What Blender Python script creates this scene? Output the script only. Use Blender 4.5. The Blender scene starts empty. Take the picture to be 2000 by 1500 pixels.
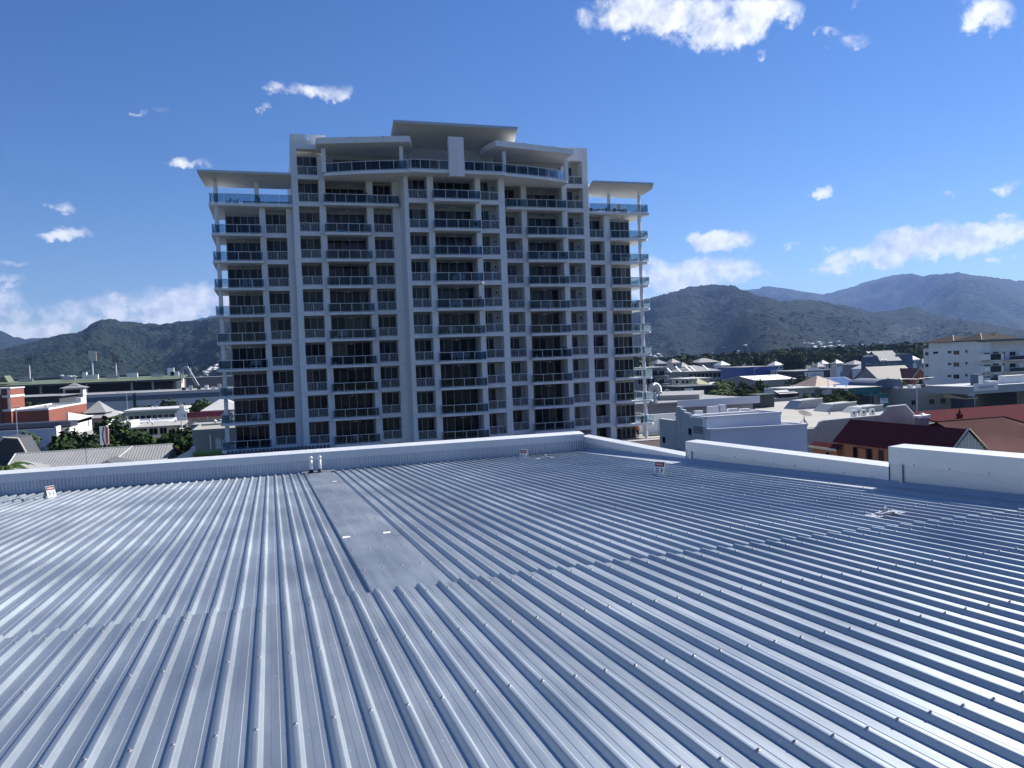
import bpy, bmesh, math, random
from mathutils import Vector, noise as mnoise
R = math.radians
rnd = random.Random(7)
sc = bpy.context.scene
col = sc.collection

# ------------------------------------------------------------------ camera
HAZE = 5.0e-5
CZ = 20.0                        # eye height above the street
FPX, YAW, PIT, ROL = 1509.1, 0.304616, 0.029435, -0.0382303
cam = bpy.data.cameras.new('camera'); camo = bpy.data.objects.new('camera', cam)
col.objects.link(camo); sc.camera = camo
fw = Vector((math.sin(YAW)*math.cos(PIT), math.cos(YAW)*math.cos(PIT), -math.sin(PIT)))
r0 = Vector((math.cos(YAW), -math.sin(YAW), 0)); u0 = r0.cross(fw)
rt = r0*math.cos(ROL)+u0*math.sin(ROL); up = -r0*math.sin(ROL)+u0*math.cos(ROL)
from mathutils import Matrix
camo.matrix_world = Matrix(((rt.x, up.x, -fw.x, 0), (rt.y, up.y, -fw.y, 0), (rt.z, up.z, -fw.z, CZ), (0, 0, 0, 1)))
cam.sensor_fit = 'HORIZONTAL'; cam.sensor_width = 36.0; cam.lens = FPX*36.0/2000
cam.clip_start = 0.1; cam.clip_end = 60000

# ------------------------------------------------------------------ light
SUN_AZ, SUN_EL = R(74), R(41)
sv = Vector((math.sin(SUN_AZ)*math.cos(SUN_EL), math.cos(SUN_AZ)*math.cos(SUN_EL), math.sin(SUN_EL)))
sun = bpy.data.lights.new('sun', 'SUN'); sun.energy = 5.0; sun.angle = R(0.53); sun.color = (1.0, 0.955, 0.88)
suno = bpy.data.objects.new('sun', sun); col.objects.link(suno)
suno.rotation_euler = sv.to_track_quat('Z', 'Y').to_euler()
suno.location = (60, 20, 120)
sc.view_settings.view_transform = 'Standard'; sc.view_settings.look = 'None'
sc.view_settings.exposure = 0.85; sc.view_settings.gamma = 1.0; sc.view_settings.use_curve_mapping = False
sc.cycles.max_bounces = 8; sc.cycles.transparent_max_bounces = 24; sc.cycles.volume_bounces = 0
sc.cycles.diffuse_bounces = 3; sc.cycles.glossy_bounces = 3; sc.cycles.transmission_bounces = 4
sc.cycles.sample_clamp_indirect = 6.0

# direction of a photo pixel (2000 x 1500 frame) and points on it
def ray(x, y): return fw + rt*((x-1000)/FPX) + up*((750-y)/FPX)
def atY(x, y, Y):
    d = ray(x, y); t = Y/d.y; return Vector((d.x*t, Y, CZ+d.z*t))
def atX(x, y, X):
    d = ray(x, y); t = X/d.x; return Vector((X, d.y*t, CZ+d.z*t))
def atZ(x, y, z):
    d = ray(x, y); t = (z-CZ)/d.z; return Vector((d.x*t, d.y*t, z))

world = bpy.data.worlds.new('World'); sc.world = world; world.use_nodes = True
def build_world():
    nt = world.node_tree; N = nt.nodes; L = nt.links
    for n in list(N): N.remove(n)
    out = N.new('ShaderNodeOutputWorld')
    sky = N.new('ShaderNodeTexSky'); sky.sky_type = 'NISHITA'; sky.sun_disc = False
    sky.sun_elevation = SUN_EL; sky.sun_rotation = SUN_AZ
    sky.altitude = 20; sky.air_density = 1.0; sky.dust_density = 0.0; sky.ozone_density = 5.0
    bg = N.new('ShaderNodeBackground'); bg.inputs['Strength'].default_value = 0.062
    hs = N.new('ShaderNodeHueSaturation'); hs.inputs['Saturation'].default_value = 1.22; hs.inputs['Hue'].default_value = .512
    L.new(sky.outputs[0], hs.inputs['Color']); L.new(hs.outputs[0], bg.inputs['Color'])
    def M(op, a, b=None, c=None, clamp=False):
        n = N.new('ShaderNodeMath'); n.operation = op; n.use_clamp = clamp
        for i, v in enumerate((a, b, c)):
            if v is None: continue
            if hasattr(v, 'links') or hasattr(v, 'is_linked'): L.new(v, n.inputs[i])
            else: n.inputs[i].default_value = v
        return n.outputs[0]
    def dot(v):
        n = N.new('ShaderNodeVectorMath'); n.operation = 'DOT_PRODUCT'
        L.new(tc.outputs['Generated'], n.inputs[0]); n.inputs[1].default_value = v; return n.outputs['Value']
    tc = N.new('ShaderNodeTexCoord')
    # tangent coordinates of the part of the sky that stands over the hills
    f0 = Vector((math.sin(YAW), math.cos(YAW), 0)); a0 = Vector((math.cos(YAW), -math.sin(YAW), 0))
    df = M('MAXIMUM', dot(f0), 0.05); ahead = M('GREATER_THAN', dot(f0), 0.12)
    u = M('DIVIDE', dot(a0), df); v = M('DIVIDE', dot((0, 0, 1)), df)
    def tang(px, py):
        d = ray(px, py); k = d.dot(f0); return d.dot(a0)/k, d.z/k
    clouds = [  # centre and half size in photo pixels, weight
        (1300, 30, 150, 46, 1.0), (1235, 30, 78, 44, .95), (1400, 60, 90, 40, 1.0), (1350, 88, 30, 18, .8), (1465, 30, 60, 30, .9), (1525, 20, 48, 24, .8),
        (1310, 82, 30, 16, .6), (1660, 80, 40, 18, .62), (1618, 64, 22, 10, .55), (1925, 28, 55, 38, .95), (1482, 105, 15, 8, .55), (1672, 10, 14, 10, .45),
        (612, 178, 78, 17, .8), (560, 175, 40, 12, .6), (650, 185, 40, 14, .8), (522, 213, 16, 8, .45), (362, 320, 46, 12, .72), (122, 410, 28, 12, .66), (138, 457, 42, 14, .7),
        (302, 218, 34, 8, .42), (20, 515, 40, 7, .42), (15, 548, 60, 10, .45), (1610, 380, 30, 13, .8), (1845, 386, 21, 8, .7), (1968, 366, 36, 16, .75), (1408, 472, 72, 20, .95),
        (1385, 527, 100, 26, 1.0), (1330, 548, 90, 40, 1.0), (1270, 545, 70, 40, 1.0), (1460, 540, 48, 16, .8), (1800, 478, 105, 30, 1.0), (1870, 470, 120, 34, 1.0),
        (1960, 455, 90, 26, 1.0), (2060, 450, 90, 30, 1.0), (1642, 518, 34, 22, .9), (1695, 498, 70, 20, .9), (1740, 505, 70, 22, .9), (1965, 428, 24, 9, .7), (1547, 480, 20, 9, .55),
        (1617, 487, 20, 11, .55), (1945, 510, 24, 7, .65), (1652, 540, 26, 7, .65), (1592, 530, 12, 5, .5), (1975, 508, 14, 5, .6),
        (90, 615, 170, 34, .85), (230, 600, 150, 28, .9), (370, 592, 130, 34, 1.0), (330, 612, 120, 30, .95), (60, 645, 150, 34, .85), (160, 640, 120, 26, .8),
        (460, 590, 130, 40, 1.0), (-60, 600, 120, 44, .8), (700, 620, 200, 40, .8), (950, 640, 200, 40, .7), (2250, 520, 160, 40, .9), (-300, 380, 120, 30, .8), (2300, 180, 150, 50, .9),
    ]
    # domain warp so that the edges billow
    nz = N.new('ShaderNodeTexNoise'); nz.inputs['Scale'].default_value = 20; nz.inputs['Detail'].default_value = 6
    nz.inputs['Roughness'].default_value = .62
    L.new(tc.outputs['Generated'], nz.inputs['Vector'])
    nz2 = N.new('ShaderNodeTexNoise'); nz2.inputs['Scale'].default_value = 46; nz2.inputs['Detail'].default_value = 4; nz2.inputs['Roughness'].default_value = .6
    L.new(tc.outputs['Generated'], nz2.inputs['Vector'])
    sh = N.new('ShaderNodeVectorMath'); sh.operation = 'ADD'; L.new(tc.outputs['Generated'], sh.inputs[0]); sh.inputs[1].default_value = sv*0.014
    nz3 = N.new('ShaderNodeTexNoise'); nz3.inputs['Scale'].default_value = 20; nz3.inputs['Detail'].default_value = 3; nz3.inputs['Roughness'].default_value = .62
    L.new(sh.outputs[0], nz3.inputs['Vector'])
    wu = M('MULTIPLY_ADD', M('SUBTRACT', nz.outputs['Fac'], .5), .075, u); wv = M('MULTIPLY_ADD', M('SUBTRACT', nz2.outputs['Fac'], .52), .040, v)
    field = None
    cmb = N.new('ShaderNodeCombineXYZ'); L.new(wu, cmb.inputs[0]); L.new(wv, cmb.inputs[1])
    for cx, cy, rx, ry, w in clouds:
        a, b = tang(cx, cy); sx = FPX/(rx*1.25)*math.sqrt(w); sy = FPX/(ry*1.25)*math.sqrt(w)
        p = N.new('ShaderNodeVectorMath'); p.operation = 'MULTIPLY_ADD'; L.new(cmb.outputs[0], p.inputs[0]); p.inputs[1].default_value = (sx, sy, 0); p.inputs[2].default_value = (-a*sx, -b*sy, 0)
        q = N.new('ShaderNodeVectorMath'); q.operation = 'DOT_PRODUCT'; L.new(p.outputs[0], q.inputs[0]); L.new(p.outputs[0], q.inputs[1])
        f = M('SUBTRACT', w, q.outputs['Value'])
        field = f if field is None else M('MAXIMUM', field, f)
    field = M('MULTIPLY', M('MAXIMUM', field, 0), ahead)
    # the same broken cumulus all round the sky
    bk = N.new('ShaderNodeTexNoise'); bk.inputs['Scale'].default_value = 3.2; bk.inputs['Detail'].default_value = 4; bk.inputs['Roughness'].default_value = .55
    L.new(tc.outputs['Generated'], bk.inputs['Vector'])
    back = M('MULTIPLY', M('MULTIPLY', M('SUBTRACT', bk.outputs['Fac'], .60), 5.0, clamp=True), M('LESS_THAN', dot(f0), 0.45))
    field = M('MAXIMUM', field, M('MULTIPLY', back, M('GREATER_THAN', dot((0, 0, 1)), .02)))
    raw = M('MULTIPLY_ADD', M('SUBTRACT', nz.outputs['Fac'], .5), 2.1, M('MULTIPLY_ADD', M('SUBTRACT', nz2.outputs['Fac'], .5), .9, field))
    raw = M('MULTIPLY', raw, M('GREATER_THAN', field, .001))
    mr = N.new('ShaderNodeMapRange'); mr.interpolation_type = 'SMOOTHSTEP'; L.new(raw, mr.inputs[0])
    mr.inputs[1].default_value = .14; mr.inputs[2].default_value = .9; mr.inputs[3].default_value = 0; mr.inputs[4].default_value = 1
    edge = M('MULTIPLY', field, 7.0, clamp=True)
    dens = M('MULTIPLY', mr.outputs[0], edge)
    # cloud shading: sunward billows white, hollows and bellies grey
    lit = M('MULTIPLY_ADD', M('SUBTRACT', nz.outputs['Fac'], nz3.outputs['Fac']), 3.2, M('MULTIPLY_ADD', M('SUBTRACT', nz2.outputs['Fac'], .5), 1.7, .68), clamp=True)
    rp = N.new('ShaderNodeMix'); rp.data_type = 'RGBA'; L.new(lit, rp.inputs[0])
    rp.inputs[6].default_value = (.44, .51, .65, 1); rp.inputs[7].default_value = (.92, .93, .96, 1)
    cb = N.new('ShaderNodeBackground'); L.new(rp.outputs[2], cb.inputs['Color']); cb.inputs['Strength'].default_value = 0.68
    mx = N.new('ShaderNodeMixShader'); L.new(M('MULTIPLY', dens, .97), mx.inputs[0]); L.new(bg.outputs[0], mx.inputs[1]); L.new(cb.outputs[0], mx.inputs[2])
    L.new(mx.outputs[0], out.inputs[0])
build_world()
world.cycles.sampling_method = 'MANUAL'; world.cycles.sample_map_resolution = 256

# ------------------------------------------------------------------ materials
MATS = {}
def mat(name, color, rough=.6, metal=0., spec=.5, var=.0, vscale=3., bump=.0, bscale=20., alt=None, stretch=None, seed=0):
    if name in MATS: return MATS[name]
    m = bpy.data.materials.new(name); m.use_nodes = True; nt = m.node_tree; N = nt.nodes; L = nt.links
    b = N['Principled BSDF']; b.inputs['Roughness'].default_value = rough; b.inputs['Metallic'].default_value = metal
    b.inputs['Specular IOR Level'].default_value = spec; b.inputs['Base Color'].default_value = (*color, 1)
    if var or bump:
        tc = N.new('ShaderNodeTexCoord'); mp = N.new('ShaderNodeMapping'); L.new(tc.outputs['Object'], mp.inputs[0])
        if stretch: mp.inputs['Scale'].default_value = stretch
        mp.inputs['Location'].default_value = (seed, seed*.7, 0)
    if var:
        nz = N.new('ShaderNodeTexNoise'); nz.inputs['Scale'].default_value = vscale; nz.inputs['Detail'].default_value = 6; nz.inputs['Roughness'].default_value = .62
        L.new(mp.outputs[0], nz.inputs['Vector'])
        oi = N.new('ShaderNodeObjectInfo')
        ad = N.new('ShaderNodeMath'); ad.operation = 'MULTIPLY_ADD'; L.new(oi.outputs['Random'], ad.inputs[0]); ad.inputs[1].default_value = .25; ad.inputs[2].default_value = -.125
        ad2 = N.new('ShaderNodeMath'); ad2.operation = 'ADD'; L.new(nz.outputs['Fac'], ad2.inputs[0]); L.new(ad.outputs[0], ad2.inputs[1])
        rp = N.new('ShaderNodeValToRGB'); L.new(ad2.outputs[0], rp.inputs[0])
        c2 = alt or tuple(max(0, c*(1-var)) for c in color); c1 = tuple(min(1, c*(1+var*.6)) for c in color)
        rp.color_ramp.elements[0].position = .3; rp.color_ramp.elements[1].position = .7
        rp.color_ramp.elements[0].color = (*c2, 1); rp.color_ramp.elements[1].color = (*c1, 1)
        L.new(rp.outputs[0], b.inputs['Base Color'])
    if bump:
        nb = N.new('ShaderNodeTexNoise'); nb.inputs['Scale'].default_value = bscale; nb.inputs['Detail'].default_value = 4
        L.new(mp.outputs[0], nb.inputs['Vector'])
        bp = N.new('ShaderNodeBump'); bp.inputs['Strength'].default_value = bump; bp.inputs['Distance'].default_value = .02
        L.new(nb.outputs['Fac'], bp.inputs['Height']); L.new(bp.outputs[0], b.inputs['Normal'])
    MATS[name] = m; return m

def clear_glass(name, tint, refl=1.0):
    m = bpy.data.materials.new(name); m.use_nodes = True; nt = m.node_tree; N = nt.nodes; L = nt.links
    N.remove(N['Principled BSDF']); o = N['Material Output']
    t = N.new('ShaderNodeBsdfTransparent'); t.inputs[0].default_value = (*tint, 1)
    g = N.new('ShaderNodeBsdfGlossy'); g.inputs['Roughness'].default_value = .03; g.inputs[0].default_value = (.9, .95, 1, 1)
    f = N.new('ShaderNodeFresnel'); f.inputs[0].default_value = 1.5
    mu = N.new('ShaderNodeMath'); mu.operation = 'MULTIPLY_ADD'; L.new(f.outputs[0], mu.inputs[0]); mu.inputs[1].default_value = 1.5*refl; mu.inputs[2].default_value = .004; mu.use_clamp = True
    mx = N.new('ShaderNodeMixShader'); L.new(mu.outputs[0], mx.inputs[0]); L.new(t.outputs[0], mx.inputs[1]); L.new(g.outputs[0], mx.inputs[2])
    L.new(mx.outputs[0], o.inputs[0]); MATS[name] = m; return m

def steel(name, color, rough, metal, streak=.16, dirt=.22):
    """coated roof steel: faint oil-canning, lengthwise streaks, dusty smears"""
    m = bpy.data.materials.new(name); m.use_nodes = True; nt = m.node_tree; N = nt.nodes; L = nt.links
    b = N['Principled BSDF']; b.inputs['Metallic'].default_value = metal
    tc = N.new('ShaderNodeTexCoord'); geo = N.new('ShaderNodeNewGeometry')
    mp = N.new('ShaderNodeMapping'); L.new(geo.outputs['Position'], mp.inputs[0]); mp.inputs['Scale'].default_value = (9, .55, 3)
    n1 = N.new('ShaderNodeTexNoise'); n1.inputs['Scale'].default_value = 1.0; n1.inputs['Detail'].default_value = 7; n1.inputs['Roughness'].default_value = .65; L.new(mp.outputs[0], n1.inputs['Vector'])
    n2 = N.new('ShaderNodeTexNoise'); n2.inputs['Scale'].default_value = .55; n2.inputs['Detail'].default_value = 6; L.new(geo.outputs['Position'], n2.inputs['Vector'])
    n3 = N.new('ShaderNodeTexNoise'); n3.inputs['Scale'].default_value = 14; n3.inputs['Detail'].default_value = 5; n3.inputs['Roughness'].default_value = .7; L.new(geo.outputs['Position'], n3.inputs['Vector'])
    def M(op, a, c, d=None):
        n = N.new('ShaderNodeMath'); n.operation = op
        for i, v in enumerate((a, c, d)):
            if v is None: continue
            if hasattr(v, 'is_linked'): L.new(v, n.inputs[i])
            else: n.inputs[i].default_value = v
        return n.outputs[0]
    oi = N.new('ShaderNodeObjectInfo')
    s = M('MULTIPLY_ADD', M('SUBTRACT', n1.outputs['Fac'], .5), streak*2, M('MULTIPLY_ADD', M('SUBTRACT', n2.outputs['Fac'], .5), dirt*2, M('MULTIPLY_ADD', M('SUBTRACT', n3.outputs['Fac'], .5), .14, 1.0)))
    s = M('MULTIPLY_ADD', M('SUBTRACT', oi.outputs['Random'], .5), .14, s)
    mp3 = N.new('ShaderNodeMapping'); L.new(geo.outputs['Position'], mp3.inputs[0]); mp3.inputs['Scale'].default_value = (60, 17, 30)
    n4 = N.new('ShaderNodeTexNoise'); n4.inputs['Scale'].default_value = 1.0; n4.inputs['Detail'].default_value = 3; L.new(mp3.outputs[0], n4.inputs['Vector'])
    sc_ = N.new('ShaderNodeMapRange'); L.new(n4.outputs['Fac'], sc_.inputs[0]); sc_.inputs[1].default_value = .70; sc_.inputs[2].default_value = .76; sc_.inputs[3].default_value = 0; sc_.inputs[4].default_value = .45
    s = M('ADD', s, sc_.outputs[0])
    vm = N.new('ShaderNodeVectorMath'); vm.operation = 'SCALE'; vm.inputs[0].default_value = color; L.new(s, vm.inputs['Scale'])
    L.new(vm.outputs[0], b.inputs['Base Color'])
    L.new(M('MULTIPLY_ADD', M('SUBTRACT', n2.outputs['Fac'], .5), .30, M('MULTIPLY_ADD', M('SUBTRACT', n1.outputs['Fac'], .5), .18, rough)), b.inputs['Roughness'])
    mp2 = N.new('ShaderNodeMapping'); L.new(geo.outputs['Position'], mp2.inputs[0]); mp2.inputs['Scale'].default_value = (5, 1.3, 5)
    nb = N.new('ShaderNodeTexNoise'); nb.inputs['Scale'].default_value = 1.0; nb.inputs['Detail'].default_value = 2; L.new(mp2.outputs[0], nb.inputs['Vector'])
    bp = N.new('ShaderNodeBump'); bp.inputs['Strength'].default_value = .35; bp.inputs['Distance'].default_value = .02
    L.new(nb.outputs['Fac'], bp.inputs['Height']); L.new(bp.outputs[0], b.inputs['Normal'])
    MATS[name] = m; return m

roof_steel = steel('roof_steel', (.385, .43, .465), .51, .9)
cap_steel = steel('cap_steel', (.58, .605, .63), .5, .15, .05, .05)
wall_steel = steel('wall_steel', (.44, .475, .52), .5, .5, .10, .10)
screw_m = mat('screw_steel', (.30, .31, .33), .55, .5)
rubber = mat('black_rubber', (.02, .02, .022), .7)
render_w = mat('white_render', (.78, .785, .79), .75, var=.06, vscale=.9, alt=(.68, .685, .69), stretch=(1.6, 1.6, .22))
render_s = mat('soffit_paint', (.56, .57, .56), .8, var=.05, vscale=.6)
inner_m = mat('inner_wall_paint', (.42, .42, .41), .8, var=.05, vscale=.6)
frame_m = mat('window_frame_alu', (.34, .36, .38), .5, .3)
rail_m = mat('railing_alu', (.74, .76, .78), .5, .0)
glassA = mat('dark_window_glass', (.006, .008, .012), .06, spec=.2)
glassB = mat('blue_window_glass', (.010, .018, .034), .05, spec=.3)
glassC = mat('curtained_window_glass', (.030, .034, .042), .12, spec=.2, var=.35, vscale=6, stretch=(6, 6, .3))
glassD = mat('grey_blind_window_glass', (.05, .055, .06), .14, spec=.2, var=.15, vscale=3)
glassE = mat('pale_curtain_window_glass', (.13, .125, .12), .14, spec=.2, var=.3, vscale=5, stretch=(7, 7, .2))
GL = [glassA]*7+[glassB]*5+[glassC]*4+[glassD]*2+[glassE]
rail_glass = clear_glass('railing_glass', (.55, .64, .69), .22)
frost = clear_glass('frosted_panel_glass', (.42, .50, .53), .25)
wave_m = mat('wavy_bar_paint', (.40, .45, .49), .5)
roofgrey = mat('grey_metal_roofing', (.27, .27, .275), .7, .0, spec=.2, var=.12, vscale=.4)
roofpale = mat('pale_metal_roofing', (.50, .50, .49), .65, .0, spec=.2, var=.12, vscale=.4)
roofdark = mat('charcoal_metal_roofing', (.10, .105, .115), .7, .0, spec=.2, var=.12, vscale=.4)
maroon = mat('maroon_metal_roofing', (.080, .020, .024), .9, .0, spec=.02, var=.12, vscale=.4)
maroon2 = mat('brownish_red_metal_roofing', (.095, .036, .034), .85, .0, spec=.06, var=.2, vscale=.5)
rust_m = mat('rusty_metal_roofing', (.21, .10, .065), .7, var=.45, vscale=.7, alt=(.34, .26, .22))
greenroof = mat('green_metal_roofing', (.125, .155, .085), .6, var=.12, vscale=.2)
olive = mat('straw_green_roofing', (.36, .34, .19), .7, var=.12)
whitep = mat('white_paint', (.76, .76, .74), .7, var=.05, vscale=.35, alt=(.68, .68, .67))
bluewhite = mat('pale_blue_white_paint', (.60, .63, .70), .7, var=.06, vscale=.3)
teal_w = mat('pale_teal_paint', (.50, .57, .58), .75, var=.07, vscale=.4)
cream = mat('cream_paint', (.62, .57, .47), .75, var=.08, vscale=.4)
beige = mat('beige_render', (.40, .375, .345), .8, var=.14, vscale=.5)
tan = mat('tan_render', (.43, .37, .31), .8, var=.1)
mauve = mat('mauve_grey_render', (.26, .245, .255), .8, var=.1, vscale=.4)
darkwall = mat('charcoal_wall_paint', (.055, .06, .068), .7, var=.1)
navy = mat('navy_wall_paint', (.025, .032, .055), .6, var=.1)
shedgrey = mat('shed_grey_cladding', (.58, .59, .59), .65, var=.06, vscale=.05)
shedband = mat('shed_dark_band', (.12, .145, .19), .6)
bluew = mat('strong_blue_cladding', (.02, .075, .30), .5, var=.08, vscale=.1)
slate = mat('slate_blue_paint', (.08, .11, .17), .7, var=.08, vscale=.2)
greyw = mat('light_grey_render', (.36, .38, .39), .8, var=.08, vscale=.25)
concrete = mat('concrete', (.36, .35, .33), .85, var=.15, vscale=.7)
flatroof = mat('flat_roof_membrane', (.33, .315, .285), .85, var=.12, vscale=.25)
brick_o = None
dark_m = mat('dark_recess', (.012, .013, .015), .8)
timber = mat('dark_timber', (.06, .04, .034), .8, var=.25)
rusty = mat('rust_red_paint', (.16, .06, .045), .7)
galv = mat('galvanised_steel', (.46, .48, .5), .4, .6, var=.1)
red_p = mat('red_sign_paint', (.42, .03, .035), .5)
crimson = mat('crimson_fascia_paint', (.25, .025, .05), .6)
black_p = mat('black_paint', (.015, .015, .017), .5)
white_s = mat('white_sign_face', (.78, .78, .77), .4)
green_s = mat('deep_green_sign', (.01, .12, .12), .5)
pvc = mat('white_pvc', (.78, .78, .76), .35)
solar_m = mat('solar_panel_glass', (.07, .10, .18), .12, spec=.8)
leafA = mat('leaf_green', (.065, .10, .030), .8, spec=.06, var=.5, vscale=1.2, alt=(.030, .052, .018))
leafB = mat('leaf_dark_green', (.034, .058, .022), .8, spec=.06, var=.5, vscale=1.0, alt=(.012, .024, .012))
leafC = mat('leaf_olive_green', (.085, .092, .032), .8, spec=.06, var=.4, vscale=1.0, alt=(.05, .06, .02))
bark = mat('bark', (.12, .09, .065), .9, var=.3)
orange_m = mat('hi_vis_orange', (.92, .16, .03), .7)
skin_m = mat('skin', (.20, .11, .075), .6)
def brickmat(name, c1, c2, mortar, sx):
    m = bpy.data.materials.new(name); m.use_nodes = True; N = m.node_tree.nodes; L = m.node_tree.links
    b = N['Principled BSDF']; b.inputs['Roughness'].default_value = .85
    tc = N.new('ShaderNodeTexCoord'); sp = N.new('ShaderNodeSeparateXYZ'); L.new(tc.outputs['Object'], sp.inputs[0])
    ad = N.new('ShaderNodeMath'); L.new(sp.outputs[0], ad.inputs[0]); L.new(sp.outputs[1], ad.inputs[1])
    cb = N.new('ShaderNodeCombineXYZ'); L.new(ad.outputs[0], cb.inputs[0]); L.new(sp.outputs[2], cb.inputs[1])
    br = N.new('ShaderNodeTexBrick'); br.inputs['Scale'].default_value = sx; L.new(cb.outputs[0], br.inputs['Vector'])
    br.inputs['Color1'].default_value = (*c1, 1); br.inputs['Color2'].default_value = (*c2, 1); br.inputs['Mortar'].default_value = (*mortar, 1)
    br.inputs['Mortar Size'].default_value = .012
    nz = N.new('ShaderNodeTexNoise'); nz.inputs['Scale'].default_value = .6; nz.inputs['Detail'].default_value = 6; L.new(tc.outputs['Object'], nz.inputs[0])
    mx = N.new('ShaderNodeMix'); mx.data_type = 'RGBA'; mx.blend_type = 'MULTIPLY'; mx.inputs[0].default_value = .5
    L.new(br.outputs[0], mx.inputs[6]); L.new(nz.outputs['Color'], mx.inputs[7])
    nz.inputs['Roughness'].default_value = .6
    L.new(br.outputs[0], b.inputs['Base Color']); MATS[name] = m; return m
brick_r = brickmat('red_brick', (.22, .062, .038), (.25, .078, .05), (.22, .11, .08), 3.0)
brick_o = brickmat('orange_brick', (.40, .15, .07), (.44, .18, .09), (.38, .22, .15), 3.0)

# ------------------------------------------------------------------ mesh helpers
class MB:
    def __init__(s): s.v = []; s.f = []; s.m = []
    def add(s, vs, fs, mi=0):
        o = len(s.v); s.v += [tuple(x) for x in vs]; s.f += [tuple(i+o for i in f) for f in fs]; s.m += [mi]*len(fs); return s
    def box(s, x0, x1, y0, y1, z0, z1, mi=0):
        return s.add([(x0, y0, z0), (x1, y0, z0), (x1, y1, z0), (x0, y1, z0), (x0, y0, z1), (x1, y0, z1), (x1, y1, z1), (x0, y1, z1)],
                     [(0, 3, 2, 1), (4, 5, 6, 7), (0, 1, 5, 4), (1, 2, 6, 5), (2, 3, 7, 6), (3, 0, 4, 7)], mi)
    def prism(s, poly, z0, z1, mi=0):
        n = len(poly); z0s = z0 if hasattr(z0, '__len__') else [z0]*n; z1s = z1 if hasattr(z1, '__len__') else [z1]*n
        vs = [(p[0], p[1], z) for p, z in zip(poly, z0s)]+[(p[0], p[1], z) for p, z in zip(poly, z1s)]
        return s.add(vs, [tuple(range(n-1, -1, -1)), tuple(range(n, 2*n))]+[(i, (i+1) % n, (i+1) % n+n, i+n) for i in range(n)], mi)
    def ext(s, prof, axis, a, b, mi=0):
        """closed profile of (p,q) extruded along axis x or y"""
        n = len(prof)
        mk = (lambda t, p: (t, p[0], p[1])) if axis == 'x' else (lambda t, p: (p[0], t, p[1]))
        vs = [mk(a, p) for p in prof]+[mk(b, p) for p in prof]
        fl = [tuple(range(n)), tuple(range(2*n-1, n-1, -1))]+[((i+1) % n, i, i+n, (i+1) % n+n) for i in range(n)]
        if axis == 'x': fl = [tuple(reversed(f)) for f in fl]
        return s.add(vs, [tuple(reversed(f)) for f in fl], mi)
    def cyl(s, p0, p1, r0, r1=None, n=10, mi=0):
        r1 = r0 if r1 is None else r1; p0 = Vector(p0); p1 = Vector(p1); d = (p1-p0).normalized()
        a = d.orthogonal().normalized(); b = d.cross(a); vs = []
        for p, r in ((p0, r0), (p1, r1)):
            for i in range(n):
                t = 2*math.pi*i/n; vs.append(p+a*(r*math.cos(t))+b*(r*math.sin(t)))
        return s.add(vs, [tuple(range(n-1, -1, -1)), tuple(range(n, 2*n))]+[(i, (i+1) % n, (i+1) % n+n, i+n) for i in range(n)], mi)
    def tube(s, pts, r, n=6, mi=0):
        for a, b in zip(pts[:-1], pts[1:]): s.cyl(a, b, r, n=n, mi=mi)
        return s
    def lathe(s, prof, n=14, mi=0, c=(0, 0, 0)):
        vs = []; m = len(prof)
        for i in range(n):
            t = 2*math.pi*i/n
            vs += [(c[0]+r*math.cos(t), c[1]+r*math.sin(t), c[2]+z) for r, z in prof]
        fs = [(i*m+j, ((i+1) % n)*m+j, ((i+1) % n)*m+j+1, i*m+j+1) for i in range(n) for j in range(m-1)]
        return s.add(vs, fs, mi)
    def hip(s, x0, x1, y0, y1, z, h, over=.4, mi=0, along='x', frac=1.0, th=.12):
        x0 -= over; x1 += over; y0 -= over; y1 += over
        if along == 'x':
            e = min((y1-y0)/2*frac, (x1-x0)/2); ym = (y0+y1)/2; a = (x0+e, ym, z+h); b = (x1-e, ym, z+h)
        else:
            e = min((x1-x0)/2*frac, (y1-y0)/2); xm = (x0+x1)/2; a = (xm, y0+e, z+h); b = (xm, y1-e, z+h)
        vs = [(x0, y0, z), (x1, y0, z), (x1, y1, z), (x0, y1, z), a, b, (x0, y0, z-th), (x1, y0, z-th), (x1, y1, z-th), (x0, y1, z-th)]
        if along == 'x': fs = [(0, 1, 5, 4), (1, 2, 5), (2, 3, 4, 5), (3, 0, 4)]
        else: fs = [(0, 1, 4), (1, 2, 5, 4), (2, 3, 5), (3, 0, 4, 5)]
        fs += [(6, 7, 1, 0), (7, 8, 2, 1), (8, 9, 3, 2), (9, 6, 0, 3), (9, 8, 7, 6)]
        return s.add(vs, fs, mi)
    def mesh(s, name, mats, smooth=False):
        me = bpy.data.meshes.new(name); me.from_pydata(s.v, [], s.f)
        for m in (mats if isinstance(mats, (list, tuple)) else [mats]): me.materials.append(m)
        if any(s.m): me.polygons.foreach_set('material_index', s.m)
        if smooth: me.polygons.foreach_set('use_smooth', [True]*len(s.f))
        me.update(); return me

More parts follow.
